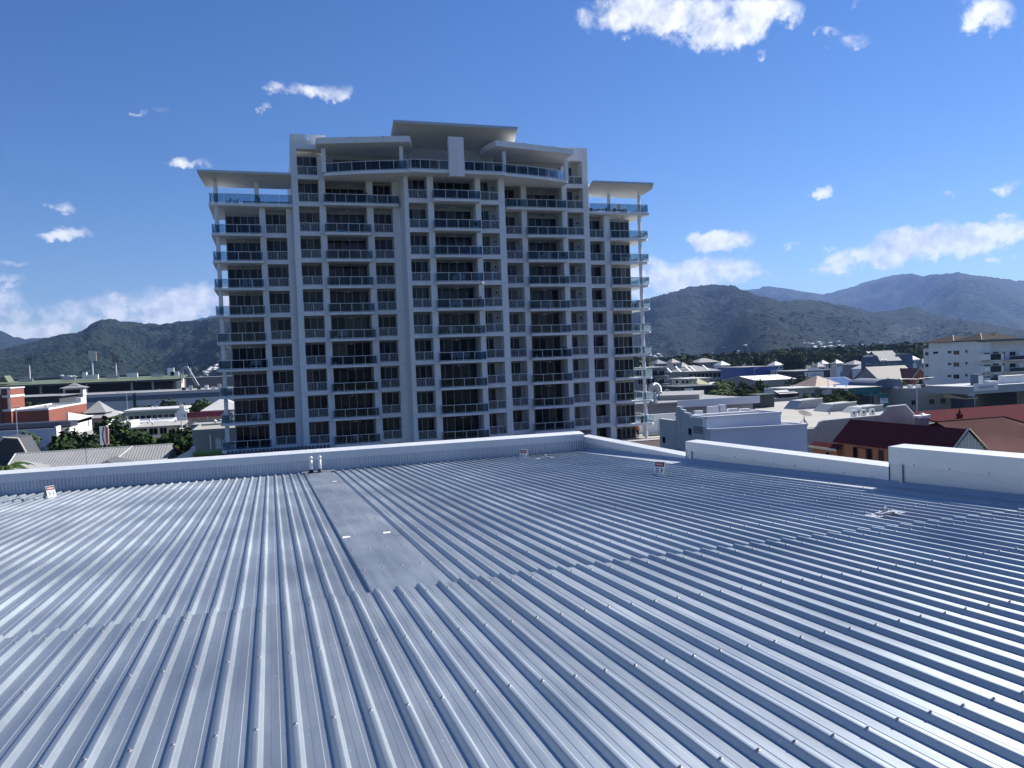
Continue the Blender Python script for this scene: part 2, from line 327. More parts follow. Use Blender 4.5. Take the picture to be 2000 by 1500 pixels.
def worg(o):
    v = Vector((0, 0, 0))
    while o: v = v+o.location; o = o.parent
    return v
def link(name, me, parent=None, loc=(0, 0, 0), rz=0):
    o = bpy.data.objects.new(name, me); col.objects.link(o); o.location = loc
    if rz: o.rotation_euler = (0, 0, rz)
    if parent: o.parent = parent
    return o
def obj(name, mb, mats, parent=None, smooth=False, loc=(0, 0, 0), wld=False, rz=0):
    """one mesh object; wld: vertices given in world coordinates"""
    if wld:
        o0 = worg(parent)+Vector(loc); mb.v = [(v[0]-o0.x, v[1]-o0.y, v[2]-o0.z) for v in mb.v]
    return link(name, mb.mesh(name, mats, smooth), parent, loc, rz)
def tag(o, label, cat, group=None):
    o['label'] = label; o['category'] = cat
    if group: o['group'] = group
    return o
def thing(name, label, cat, loc=(0, 0, 0), rz=0, group=None):
    return tag(link(name, None, None, loc, rz), label, cat, group)
def struct(o): o['kind'] = 'structure'; return o
def stuff(o): o['kind'] = 'stuff'; return o
MC = {}
def cached(key, fn):
    if key not in MC: MC[key] = fn()
    return MC[key]
def text(s, size, m, name, parent, loc, rot, depth=.01, align='CENTER', sx=1.0):
    cu = bpy.data.curves.new('lettering', 'FONT'); cu.body = s; cu.size = size; cu.extrude = depth; cu.align_x = align; cu.align_y = 'CENTER'
    tmp = bpy.data.objects.new('tmp', cu); col.objects.link(tmp)
    bpy.context.view_layer.update()
    me = bpy.data.meshes.new_from_object(tmp.evaluated_get(bpy.context.evaluated_depsgraph_get()))
    bpy.data.objects.remove(tmp); bpy.data.curves.remove(cu)
    me.materials.clear(); me.materials.append(m)
    o = link(name, me, parent, loc); o.rotation_euler = rot; o.scale = (sx, 1, 1); return o
ORD = ['first', 'second', 'third', 'fourth', 'fifth', 'sixth', 'seventh', 'eighth', 'ninth', 'tenth', 'eleventh', 'twelfth']
# ------------------------------------------------------------------ the ground
g = MB(); g.add([(-9700, -8800, 0), (15900, -8800, 0), (15900, 14000, 0), (-9700, 14000, 0)], [(0, 1, 2, 3)])
gm = mat('town_ground', (.075, .082, .060), .9, var=.45, vscale=.004, alt=(.040, .052, .032), bump=0)
struct(obj('ground', g, gm))
asph = mat('asphalt', (.05, .05, .052), .9, var=.2, vscale=.3)
for x0, x1, y0, y1 in ((-120, 160, 30, 46), (-260, 340, 128, 142), (-400, 600, 228, 242), (55, 71, 46, 400), (-30, -14, 46, 420)):
    g = MB(); g.add([(x0, y0, .006 if y1-y0 < 20 else .012), (x1, y0, .006 if y1-y0 < 20 else .012), (x1, y1, .006 if y1-y0 < 20 else .012), (x0, y1, .006 if y1-y0 < 20 else .012)], [(0, 1, 2, 3)])
    struct(obj('road', g, asph))

# ------------------------------------------------------------------ foreground roof
TS = math.tan(.05231); HR = 1.65
def zr(Y): return CZ-HR-TS*Y
PITCH = .1925; X0 = .82; RX = 8.95; BY = 21.4
def rib_profile():
    p = []
    for k in range(4):
        c = k*PITCH
        for x, z in ((-.037, 0), (-.032, .003), (-.018, .0285), (-.013, .0325), (-.006, .0340), (.006, .0340), (.013, .0325), (.018, .0285), (.032, .003), (.037, 0),
                     (.072, 0), (.0752, .0022), (.117, .0022), (.1202, 0)):
            p.append((c+x, z))
    p.append((4*PITCH-.037, 0)); return p
def sheet_mesh(y0, y1, dz, nseg, thick):
    def mk():
        pr = rib_profile(); n = len(pr); m = MB(); vs = []; fs = []
        for s in range(nseg+1):
            y = y0+(y1-y0)*s/nseg
            vs += [(x, y, zr(y)-zr(0)+z+dz) for x, z in pr]
        for s in range(nseg):
            for i in range(n-1): fs.append((s*n+i, s*n+i+1, (s+1)*n+i+1, (s+1)*n+i))
        # turned edge at the lap end
        o = len(vs); vs += [(x, y1, zr(y1)-zr(0)+z+dz-thick) for x, z in pr]
        for i in range(n-1): fs.append((nseg*n+i, nseg*n+i+1, o+i+1, o+i))
        m.add(vs, fs); return m.mesh('roof_sheet', roof_steel)
    return cached(('sheet', y0), mk)
roofb = thing('metal_roofed_building', 'low-pitched roof of ribbed blue-grey steel sheets with white capped parapets', 'building', (0, 0, 0))
DF, DN = -.012, .019
farm = sheet_mesh(6.50, BY+.02, DF, 4, .001); nearm = sheet_mesh(-4.0, 6.84, DN, 4, .031)
for j in range(-23, 11):
    if j: link('roof_sheet', farm, roofb, (X0+j*4*PITCH, 0, zr(0)))
    link('roof_sheet', nearm, roofb, (X0+j*4*PITCH, 0, zr(0)))
# screws: washer dome and hex head
def screw_mb(m, x, y, z, s=1.0):
    m.lathe([(.0125*s, -.001), (.012*s, .002*s), (.0075*s, .0048*s), (0.0, .0052*s)], 8, c=(x, y, z)); m.cyl((x, y, z+.004*s), (x, y, z+.0125*s), .0062*s, .0056*s, 6)
sm = MB(); screw_mb(sm, 0, 0, 0); screw_me = sm.mesh('roof_screw', screw_m)
spots = []
for k in range(-92, 40):
    x = X0+k*PITCH
    if x > 8.48: continue
    for i, y in enumerate([-1.92, -.72, .48, 1.68, 2.88, 4.08, 5.29, 6.52, 7.79, 8.94, 10.1, 11.3, 12.5, 13.7, 14.9, 16.1, 17.3, 18.5, 19.7, 20.9]):
        yy = y+rnd.uniform(-.012, .012)
        if y > 6.9 and .80 < x < 1.42: z = zr(yy)+.0295
        else: z = zr(yy)+.034+(DN if y < 6.84 else DF)
        spots.append((x+rnd.uniform(-.002, .002), yy, z))
def infr(P):
    d = Vector(P)-Vector((0, 0, CZ)); w = d.dot(fw)
    return w > .3 and abs(d.dot(rt)/w*FPX) < 1030 and abs(d.dot(up)/w*FPX) < 780
spots.sort(key=lambda p: (0 if infr(p) else 1, (Vector(p)-Vector((0, 0, CZ))).length))
for p in spots[:300]: link('roof_screw', screw_me, roofb, p)
m = MB()
for p in spots[300:]: screw_mb(m, *p, s=1.0)
stuff(obj('roof_screws', m, screw_m, roofb))
# flat cover flashing over one sheet, in four lapped plates
ys = [6.74, 9.81, 13.68, 17.6, 20.95]
def plz(y): return zr(y)+.0225-.012*max(0, min(1, (7.0-y)/.2))
for i in range(4):
    ya = ys[i]; yb_ = ys[i+1]+.07; t = .0015*(4-i); m = MB()
    sub = [ya, 7.1, 7.4, 7.8, yb_] if i == 0 else [ya, yb_]
    for y0, y1 in zip(sub[:-1], sub[1:]):
        q0 = [(.783, zr(y0)+DF), (.786, plz(y0)+t), (1.430, plz(y0)+t), (1.452, zr(y0)+.003+DF), (1.556, zr(y0)+.001+DF)]; q1 = [(.783, zr(y1)+DF), (.786, plz(y1)+t), (1.430, plz(y1)+t), (1.452, zr(y1)+.003+DF), (1.556, zr(y1)+.001+DF)]
        for k in range(4): m.add([(q0[k][0], y0, q0[k][1]), (q0[k+1][0], y0, q0[k+1][1]), (q1[k+1][0], y1, q1[k+1][1]), (q1[k][0], y1, q1[k][1])], [(0, 1, 2, 3)])
    y1 = yb_; m.add([(.786, y1, plz(y1)+t), (1.43, y1, plz(y1)+t), (1.43, y1, plz(y1)+t-.0014), (.786, y1, plz(y1)+t-.0014)], [(3, 2, 1, 0)])
    obj('cover_plate', m, roof_steel, roofb)
obj('end_plate', MB().prism([(.72, 20.9), (1.56, 20.9), (1.56, 21.42), (.72, 21.42)], [zr(20.9), zr(20.9), zr(21.42), zr(21.42)], [zr(20.9)+.032, zr(20.9)+.032, zr(21.42)+.036, zr(21.42)+.036]), roof_steel, roofb)
for i, (x, y) in enumerate(((.845, 9.90), (1.36, 9.93), (1.31, 17.75))):
    z = zr(y)+.031; m = MB(); m.prism([(x-.05, y-.05), (x+.05, y-.035), (x+.045, y+.05), (x-.045, y+.04)], z, z+.0012)
    obj('sealing_tape', m, white_s, roofb)
# back parapet
bp = link('parapet', None, roofb, (0, BY, zr(BY)))
def corr():
    m = MB(); n = 60; vs = []; fs = []
    for i in range(n+1):
        x = i*.77/n; y = -.008+.008*math.cos(2*math.pi*x/.077); vs += [(x, y, -.02), (x, y, .335)]
    for i in range(n): fs.append((2*i, 2*i+2, 2*i+3, 2*i+1))
    m.add(vs, fs); return m.mesh('wall_sheet', wall_steel, True)
cm = corr()
for j in range(-24, 11): link('wall_sheet', cm, bp, (.69+j*.77-.01, 0, 0))
BT = CZ-2.25-zr(BY)
pb = MB(); XA, XB = -17.9, RX+.30
prof = [(-.014, .318), (-.016, BT), (.36, BT+.055), (.36, .2), (.352, .2), (.352, BT+.047), (-.008, BT-.008), (-.006, .318)]
pb.ext(prof, 'x', XA, RX-.02); obj('capping', pb, cap_steel, bp)
wb = MB(); wb.box(XA, RX-.02, .02, .33, -3, BT-.05); obj('wall_core', wb, greyw, bp)
m = MB()
for i in range(34):
    x = -17+i*.77
    for zz in (.06, .27): m.cyl((x+.02, -.018, zz), (x+.02, -.026, zz), .008, n=6)
stuff(obj('screw_row', m, screw_m, bp))
# stepped side parapet
segs = [(15.5, BY+.36, -2.30, -2.345), (9.47, 15.5, -1.825, -1.964), (-5.0, 9.47, -1.12, -1.515)]
for si, (ya, yb, za, zb) in enumerate(segs):
    sp_ = link('parapet', None, roofb, (RX, ya, 0)); L_ = yb-ya
    def ztop(y): return CZ+za+(zb-za)*(y-ya)/L_
    def lay(name, xa, xb, da, db, mm, y0=ya, y1=yb, base=None):
        # panel between top-da and top-db (or down to base) at offset x
        m = MB(); pts = []
        for y in (y0, y1):
            lo = ztop(y)-db if base is None else zr(y)+base
            pts.append((y, ztop(y)-da, lo))
        vs = []
        for x in (xa, xb):
            for y, t, l in pts: vs += [(RX+x, y, l), (RX+x, y, t)]
        m.add(vs, [(0, 2, 3, 1), (4, 5, 7, 6), (0, 1, 5, 4), (2, 6, 7, 3), (1, 3, 7, 5), (0, 4, 6, 2)])
        return obj(name, m, mm, sp_, wld=True)
    lay('wall_panel', .0, .05, .05, 0, wall_steel, base=-.4)
    lay('wall_core', .055, .26, .02, 0, greyw, base=-3.0)
    hl = (.17, .21, .26)[si]
    # capping: inner leg, top, outer leg
    m = MB()
    for y0, y1 in ((ya-.004, yb),):
        a, b = ztop(y0), ztop(y1)
        pr = [(-.012, -hl), (-.012, 0), (.29, .022), (.29, -.2), (.283, -.2), (.283, .012), (-.004, -.008), (-.004, -hl)]
        vs = [(RX+x, y0, a+z) for x, z in pr]+[(RX+x, y1, b+z) for x, z in pr]; n = len(pr)
        m.add(vs, [((i+1) % n, i, i+n, (i+1) % n+n) for i in range(n)]+[tuple(range(n)), tuple(range(2*n-1, n-1, -1))])
    obj('capping', m, cap_steel, sp_, wld=True)
    m = MB()
    if si < 2: pass
    # end cheek of the taller segment
    if si > 0:
        c = MB(); zlo = ztop(yb)-.62
        c.box(RX-.012, RX+.29, yb-.004, yb+.006, zlo, ztop(yb)+.0); obj('end_cheek', c, cap_steel, sp_, wld=True)
        c = MB(); c.box(RX-.030, RX-.012, yb-.27, yb-.22, zr(yb)+.10, ztop(yb)-hl+.02); obj('joint_cover', c, wall_steel, sp_, wld=True)
    m = MB(); y = ya+.35
    while y < yb-.1:
        m.cyl((RX-.012, y, ztop(y)-hl+.02), (RX-.022, y, ztop(y)-hl+.02), .009, n=6)
        y += .62
    stuff(obj('screw_row', m, black_p, sp_, wld=True))
# base flashing along the side parapet, over the ribs
m = MB()
pf = [(-.45, .018), (-.445, .029), (-.10, .040), (-.006, .115), (-.006, .10), (-.09, .030), (-.44, .024)]
vs = [(RX+x, -5, zr(-5)+z) for x, z in pf]+[(RX+x, BY, zr(BY)+z) for x, z in pf]; n = len(pf)
m.add(vs, [((i+1) % n, i, i+n, (i+1) % n+n) for i in range(n)]); obj('base_flashing', m, wall_steel, roofb)
m = MB()
for i in range(33):
    y = -3+i*.74; screw_mb(m, RX-.40, y, zr(y)+.031); screw_mb(m, RX-.30, y+.05, zr(y)+.033)
stuff(obj('flashing_screws', m, screw_m, roofb))
m = MB(); m.box(-17.9, RX+.24, -5.5, BY+.30, 0, 16.6); obj('outer_wall', m, greyw, roofb)

# vent pipes
for x, y in ((.95, 20.72), (1.175, 20.72)):
    t = thing('vent_pipe', 'short white plastic vent pipe in a black rubber boot on the flat cover plate', 'pipe', (x, y, zr(y)+.034), 0, 'pair of vent pipes by the back parapet')
    p = MB(); p.cyl((0, 0, -.03), (0, 0, .36), .036, n=14); p.lathe([(.036, .36), (.046, .345), (.046, .40), (.03, .425), (0, .43)], 14); obj('pipe', p, pvc, t, True)
    p = MB(); p.lathe([(.11, -.01), (.105, .006), (.06, .02), (.052, .075), (.037, .085)], 14); obj('rubber_boot', p, rubber, t, True)
# A-frame danger signs
def dsign(x, y, az, label):
    t = thing('warning_sign', label, 'sign', (x, y, zr(y)+.021), 0, 'danger signs on the metal roof')
    t.rotation_euler = (0, 0, -R(az)+math.pi); t.scale = (.62, .72, .74)     # local -Y is the printed face
    w, h, d = .17, .33, .11
    def panel(name, s, m_):
        p = MB(); th = .006
        p.add([(-w, s*d, 0), (w, s*d, 0), (w, s*.012, h), (-w, s*.012, h), (-w, s*(d-th*1.2), 0), (w, s*(d-th*1.2), 0), (w, s*.004, h), (-w, s*.004, h)],
              [(0, 1, 2, 3), (7, 6, 5, 4), (0, 4, 5, 1), (1, 5, 6, 2), (2, 6, 7, 3), (3, 7, 4, 0)])
        return obj(name, p, m_, t)
    f = panel('front_panel', -1, white_s); panel('back_panel', 1, greyw)
    a = math.atan2(d-.012, h)
    def pl(u0, u1, v0, v1, off, mm, nm):
        p = MB(); q = []
        for u, v in ((u0, v0), (u1, v0), (u1, v1), (u0, v1)):
            q.append((u, -(d-(d-.012)*v/h)-off*math.cos(a), v+off*math.sin(a)))
        p.add(q, [(0, 1, 2, 3)]); return obj(nm, p, mm, f)
    pl(-w+.01, w-.01, .205, h-.01, .002, black_p, 'header_band')
    el = MB(); vs = []
    for i in range(20):
        tt = 2*math.pi*i/20; v = .262+.040*math.sin(tt); vs.append(((w-.035)*math.cos(tt), -(d-(d-.012)*v/h)-.004*math.cos(a), v+.004*math.sin(a)))
    el.add(vs, [tuple(range(20))]); obj('red_oval', el, red_p, f)
    v = .262; text('DANGER', .062, white_s, 'lettering', f, (0, -(d-(d-.012)*v/h)-.006, v), (math.pi/2-a, 0, 0), .0005)
    for k in range(3): pl(-.13, -.01, .145-k*.045, .168-k*.045, .003, black_p, 'print_line')
    pl(.06, .085, .05, .18, .003, black_p, 'figure_mark'); pl(.085, .13, .10, .125, .003, black_p, 'figure_mark')
    b = MB(); b.box(-w, w, -.014, .014, h-.003, h+.006); obj('hinge', b, galv, t)
dsign(7.31, 13.68, 232, 'small A-frame danger sign on the roof near the low step of the side parapet')
dsign(-4.84, 19.78, 128, 'small A-frame danger sign with its white face turned to the sun by the back parapet')
dsign(6.59, 20.1, 232, 'small A-frame danger sign near the inside corner of the two parapets')
def anchor(x, y, rz, label):
    t = thing('roof_anchor', label, 'roof anchor', (x, y, zr(y)+.021), rz, 'safety line anchors on the roof')
    for s in (-1, 1):
        p = MB(); p.box(s*.19-.075, s*.19+.075, -.09, .09, 0, .008); p.prism([(s*.115, -.05), (s*.06, -.05), (s*.06, .05), (s*.115, .05)] if s > 0 else [(s*.06, -.05), (s*.115, -.05), (s*.115, .05), (s*.06, .05)], [.004]*4, [.03]*4)
        q = obj('foot_plate', p, galv, t)
        b = MB()
        for a in (-.05, .05): b.cyl((s*.19, a, .008), (s*.19, a, .018), .012, n=6)
        obj('bolt', b, screw_m, q)
    p = MB(); p.ext([(-.12, .008), (-.06, .035), (.06, .035), (.12, .008), (.12, .0), (.055, .027), (-.055, .027), (-.12, .0)], 'y', -.05, .05); obj('bridge_plate', p, galv, t)
    p = MB(); p.tube([(.045*math.cos(i*math.pi/6), 0, .055+.032*math.sin(i*math.pi/6)) for i in range(13)], .008); obj('eye_ring', p, screw_m, t)
    p = MB(); p.cyl((0, 0, .03), (0, 0, .05), .018, n=8); obj('swivel', p, screw_m, t)
anchor(7.03, 7.53, .15, 'galvanised safety anchor plate bolted across the ribs, by the tallest parapet step')
anchor(7.07, 19.72, .1, 'galvanised safety anchor plate by the inside corner of the parapets')
anchor(-5.4, 19.55, .0, 'galvanised safety anchor plate beside the sunlit danger sign')
# ------------------------------------------------------------------ apartment tower
tw = thing('apartment_tower', 'tall white apartment tower with stacked glass-railed balconies and upswept roof canopies', 'building', (21, 95, 0))
FZ = [21.95, 18.886, 15.52, 12.47, 9.42, 6.37, 3.32, .27, -2.78, -5.83, -8.88, -11.93]
FZ = [z+CZ for z in FZ]
def P(name, mb, mats, parent=tw, smooth=False): return obj(name, mb, mats, parent, smooth, wld=True)
YW, YB, YC = 93.2, 91.6, 88.2
kB, kC, kW = YB/92.35, YC/88.35, YW/92.35
REC = 1.5
def box(name, x0, x1, y0, y1, z0, z1, m=render_w, parent=tw):
    return P(name, MB().box(x0, x1, y0, y1, z0, z1), m, parent)
def frame_mesh(w, h, n, hinged=False):
    def mk():
        m = MB(); t = .055; d = .07
        m.box(0, w, -d, 0, 0, t); m.box(0, w, -d, 0, h-t, h); m.box(0, t, -d, 0, t, h-t); m.box(w-t, w, -d, 0, t, h-t)
        for i in range(1, n): x = w*i/n; m.box(x-.03, x+.03, -d, 0, t, h-t)
        return m.mesh('window', frame_m)
    return cached(('win', w, h, n), mk)
def pane_mesh(w, h, mi): return cached(('pane', w, h, mi), lambda: MB().box(0, w, -.03, -.005, 0, h).mesh('pane', GL[mi]))
def window(x0, x1, y, z0, h, n, pname='pane', wname='window'):
    w = round(x1-x0, 2); o = link(wname, frame_mesh(w, h, n), tw, Vector((x0, y, z0))-tw.location)
    pw = round(w/n-.05, 3)
    for i in range(n):
        link(pname, pane_mesh(pw, round(h-.09, 3), rnd.randrange(len(GL))), o, (i*w/n+.025, 0, .045))
    return o
def wave_panel(w, h):
    def mk():
        m = MB(); nb = max(4, int(w/.17))
        for b in range(nb):
            xc = (b+.5)*w/nb; ph = b*.9; seg = 7; vs = []
            for i in range(seg+1):
                z = .04+(h-.08)*i/seg; x = xc+.035*math.sin(ph+i*1.35); vs += [(x-.022, -.012, z), (x+.022, -.012, z)]
            m.add(vs, [(2*i, 2*i+1, 2*i+3, 2*i+2) for i in range(seg)], 0)
        m.box(0.02, w-.02, .0, .008, .05, h-.05, 1)
        return m.mesh('infill_panel', [wave_m, frost])
    return cached(('wave', w, h), mk)
def juliet(x0, x1, y, z, h=1.02):
    w = round(x1-x0, 2)
    def mk():
        m = MB(); m.box(0, w, -.05, .01, h-.05, h); m.box(0, w, -.03, .0, .03, .075)
        for x in (0, w/2-.02, w-.045): m.box(x, x+.045, -.045, .005, 0, h-.05)
        return m.mesh('balustrade', rail_m)
    o = link('balustrade', cached(('jul', w, h), mk), tw, Vector((x0, y, z))-tw.location)
    pw = round(w/2-.03, 3)
    for i in range(2): link('infill_panel', wave_panel(pw, round(h-.1, 3)), o, (.03+i*w/2, -.012, .06))
def railing(path, z, h=1.05, step=1.25, name='balcony_railing'):
    m = MB(); panels = []
    for (a, b) in zip(path[:-1], path[1:]):
        a = Vector((a[0], a[1], 0)); b = Vector((b[0], b[1], 0)); d = b-a; L_ = d.length; d.normalize(); nn = Vector((d.y, -d.x, 0))
        n = max(1, round(L_/step))
        def bar(p, q, t, z0, z1):
            vs = [(p+nn*s*t) for s in (-1, 1)]+[(q+nn*s*t) for s in (1, -1)]
            m.prism([(v.x, v.y) for v in vs][::-1], z0, z1)
        bar(a, b, .025, z+h-.05, z+h); bar(a, b, .02, z+.07, z+.11)
        for i in range(n+1):
            p = a+d*(L_*i/n); bar(p-d*.022, p+d*.022, .022, z, z+h-.05)
        for i in range(n):
            p = a+d*(L_*i/n+.03); q = a+d*(L_*(i+1)/n-.03)
            g_ = MB(); vs = [(p+nn*s*.005) for s in (-1, 1)]+[(q+nn*s*.005) for s in (1, -1)]
            g_.prism([(v.x, v.y) for v in vs][::-1], z+.115, z+h-.055); panels.append(g_)
    o = P(name, m, rail_m)
    for g_ in panels: P('glass_panel', g_, rail_glass, o)
    return o
LAST = 11
# --- piers, spandrels, slabs
def pier(x0, x1, yf, z0, z1, d=REC): box('pier', x0, x1, yf, yf+d, z0, z1)
def spandrel(x0, x1, yf, z, lo=.27, hi=.20): box('spandrel', x0, x1, yf+.015, yf+.26, z-lo, z+hi)
def bay_window(x0, x1, yf, f, n=3, part=1.0, top=False):
    z = FZ[f]; zt = FZ[f-1]-.27 if f > 0 else z+3.1
    h = round(min(2.62, zt-z-.10), 2)
    xe = x0+(x1-x0)*part
    window(round(x0+.01, 2), round(xe-.01, 2), yf+REC-.02, z+.02, h, n)
    juliet(x0+.0, x1-.0, yf+.13, z+.205)
    spandrel(x0, x1, yf, z)
DOORS = {}
def bay_balcony(x0, x1, yf, f, proj, key, n=5, side=True):
    z = FZ[f]; zt = FZ[f-1]-.27; h = round(min(2.66, zt-z-.08), 2)
    window(round(x0+.01, 2), round(x1-.01, 2), yf+2.4-.02, z+.02, h, n, 'door_pane', 'sliding_door')
    e = .32
    m = MB(); m.prism([(x0-e, yf+.05), (x0-e, yf-proj+.12), (x0-e+.18, yf-proj), (x1+e-.18, yf-proj), (x1+e, yf-proj+.12), (x1+e, yf+.05)][::1], z-.26, z-.0)
    P('balcony_slab', m, render_w)
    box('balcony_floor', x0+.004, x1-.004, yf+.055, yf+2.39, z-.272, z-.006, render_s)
    railing([(x0-e+.1, yf-.02), (x0-e+.1, yf-proj+.09), (x1+e-.1, yf-proj+.09), (x1+e-.1, yf-.02)], z)
    DOORS[(key, f)] = (x0, x1, yf-proj, yf+2.3, z)
def block(yf, x0, x1, ztop, z0=0, inner=2.42):
    pass
# left block  (plane YB)
XB = [v*kB for v in (3.54, 4.2, 6.52, 7.24, 11.96, 12.71, 15.01, 15.9)]
TOPL = CZ+26.75
pier(XB[0], XB[1], YB, 0, TOPL-.0); pier(XB[2], XB[3], YB, 0, CZ+24.3); pier(XB[4], XB[5], YB, 0, FZ[0]-.25); pier(XB[6], XB[7], YB, 0, FZ[0]-.25)
for f in range(0, LAST+1):
    bay_window(XB[1], XB[2], YB, f)
    if f >= 1:
        bay_window(XB[5], XB[6], YB, f)
    if f >= 2: bay_balcony(XB[3], XB[4], YB, f, .95, 'left')
# right block
XD = [v*kB for v in (28.0, 29.02, 31.16, 31.86, 36.63, 37.31, 39.58, 40.33)]
pier(XD[0], XD[1], YB, 0, FZ[0]-.25); pier(XD[2], XD[3], YB, 0, FZ[0]-.25); pier(XD[4], XD[5], YB, 0, CZ+24.3); pier(XD[6], XD[7], YB, 0, TOPL)
for f in range(0, LAST+1):
    bay_window(XD[5], XD[6], YB, f, 2, .62)
    if f >= 1: bay_window(XD[1], XD[2], YB, f, 2, .8)
    if f >= 2: bay_balcony(XD[3], XD[4], YB, f, .95, 'right')
# second floor down on both blocks: wide balcony across two bays
def wide(x0, x1, xs, key):
    z = FZ[1]; e = .3
    m = MB(); m.prism([(x0-e, YB+.05), (x0-e, YB-.95), (x1+e, YB-.95), (x1+e, YB+.05)], z-.26, z); P('balcony_slab', m, render_w)
    box('balcony_floor', xs[0]+.004, xs[1]-.004, YB+.055, YB+2.39, z-.272, z-.006, render_s)
    railing([(x0-e+.1, YB-.02), (x0-e+.1, YB-.85), (x1+e-.1, YB-.85), (x1+e-.1, YB-.02)], z)
    window(round(xs[0]+.01, 2), round(xs[1]-.01, 2), YB+2.38, z+.02, 2.32, 5, 'door_pane', 'sliding_door')
    DOORS[(key, 1)] = (xs[0], xs[1], YB-.9, YB+2.3, z)
wide(XB[3], XB[6]+.3, (XB[3], XB[4]), 'left'); wide(XD[1]+.2, XD[4], (XD[3], XD[4]), 'right')
# centre block (plane YC)
XC = [15.73, 16.21, 18.45, 19.15, 24.14, 24.79, 27.01, 27.74]
XC = [v*kC for v in XC]
for a, b in ((0, 1), (2, 3), (4, 5), (6, 7)): pier(XC[a], XC[b], YC, 0, FZ[0]-.28, 1.5)
box('return_wall', XC[0], XC[0]+.3, YC+1.5, YB+.2, 0, FZ[0]-.28); box('return_wall', XC[7]-.3, XC[7], YC+1.5, YB+.2, 0, FZ[0]-.28)
for f in range(1, LAST+1):
    bay_window(XC[1], XC[2], YC, f); bay_window(XC[5], XC[6], YC, f, 2, .62)
    bay_balcony(XC[3], XC[4], YC, f, 1.25, 'centre')
# inner walls and floor slabs behind the loggias
for (x0, x1, yf, fr) in ((XB[0]+.2, XB[7], YB, 0), (XC[0]+.3, XC[7]-.3, YC, 1), (XD[0], XD[7]-.2, YB, 0)):
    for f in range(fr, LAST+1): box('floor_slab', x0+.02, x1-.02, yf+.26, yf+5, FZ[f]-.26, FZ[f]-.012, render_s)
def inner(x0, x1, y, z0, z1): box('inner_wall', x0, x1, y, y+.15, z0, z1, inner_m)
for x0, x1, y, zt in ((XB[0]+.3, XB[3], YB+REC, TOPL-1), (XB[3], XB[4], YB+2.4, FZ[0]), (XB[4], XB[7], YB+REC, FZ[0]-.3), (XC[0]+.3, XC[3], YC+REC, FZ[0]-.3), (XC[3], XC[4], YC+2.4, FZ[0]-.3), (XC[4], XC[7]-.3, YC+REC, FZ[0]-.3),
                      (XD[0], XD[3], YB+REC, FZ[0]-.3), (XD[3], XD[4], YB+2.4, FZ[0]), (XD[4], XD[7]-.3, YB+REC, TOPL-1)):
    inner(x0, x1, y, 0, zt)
# balcony side walls
for x, y in ((XB[3], YB), (XB[4], YB), (XD[3], YB), (XD[4], YB), (XC[3], YC), (XC[4], YC)):
    s = -1 if x in (XB[3], XD[3], XC[3]) else 1
    box('party_wall', min(x, x+s*.16), max(x, x+s*.16), y+REC, y+2.4, 0, FZ[0]-.3, render_w)
# body of the building
box('core_wall', XB[0]+.03, XD[7]-.03, YB+5, YB+17, 0, FZ[0]+3.0, render_w)
# tower tops with the notch
def towertop(x0, x1, dirn):
    zb = FZ[0]+3.15; zt = TOPL; n0 = x0+(x1-x0)*(.46 if dirn > 0 else .34); w = .34
    pr = [(x0, zb), (x1, zb), (x1, zt), (n0+w*1.0, zt), (n0+w*.80, zt-.62), (n0+w*.2, zt-.62), (n0-w*.2, zt), (x0, zt)]
    m = MB(); n = len(pr); y0, y1 = YB-.008, YB+1.2
    m.add([(x, y0, z) for x, z in pr]+[(x, y1, z) for x, z in pr], [tuple(range(n)), tuple(range(2*n-1, n-1, -1))]+[((i+1) % n, i, i+n, (i+1) % n+n) for i in range(n)])
    P('tower_head', m, render_w)
    xs = x0 if dirn > 0 else x1-.25
    m = MB(); m.prism([(xs+.006, YB+1.2), (xs+.25, YB+1.2), (xs+.25, YB+7.5), (xs+.006, YB+7.5)], 0, [zt-.05, zt-.05, zt-2.6, zt-2.6]); P('side_wall', m, render_w)
    m = MB(); xx = x0+.5 if dirn > 0 else x1-.45
    m.cyl((xx, YB+.6, zt), (xx, YB+.6, zt+.75), .02, n=5); P('lightning_rod', m, galv)
towertop(XB[0]-.006, XB[3]+.25, 1); towertop(XD[4]-.25, XD[7]+.006, -1)
# --- penthouse level
z0 = FZ[0]
def slabpoly(name, poly, za, zb, m=render_w): return P(name, MB().prism(poly, za, zb), m)
def arc(x0, y0, x1, y1, bulge, n=6):
    pts = []
    for i in range(n+1):
        t = i/n; dx, dy = x1-x0, y1-y0; L_ = math.hypot(dx, dy); b = 4*bulge*t*(1-t)
        pts.append((x0+dx*t+dy/L_*b, y0+dy*t-dx/L_*b))
    return pts
la = arc(7.0, 89.6, 15.9, 86.6, .25); ra = arc(27.5, 86.6, 36.2, 88.9, .25)
cl = [(15.9, 86.6), (16.2, 86.15), (20.6, 86.15), (20.6, 88.2)]
cr = [(22.35, 88.2), (22.35, 86.15), (27.1, 86.15), (27.5, 86.6)]
slabpoly('penthouse_slab', la+[(15.9, 91.7), (7.0, 91.7)], z0-.32, z0); slabpoly('penthouse_slab', [(15.9, 86.6), (16.2, 86.15), (20.6, 86.15), (20.6, 91.7), (15.9, 91.7)], z0-.34, z0-.004)
slabpoly('penthouse_slab', ra+[(36.2, 91.7), (27.5, 91.7)], z0-.32, z0); slabpoly('penthouse_slab', [(22.35, 91.7), (22.35, 86.15), (27.1, 86.15), (27.5, 86.6), (27.5, 91.7)], z0-.34, z0-.004)
slabpoly('penthouse_slab', [(20.6, 86.3), (22.35, 86.3), (22.35, 91.7), (20.6, 91.7)], z0-.36, z0-.01)
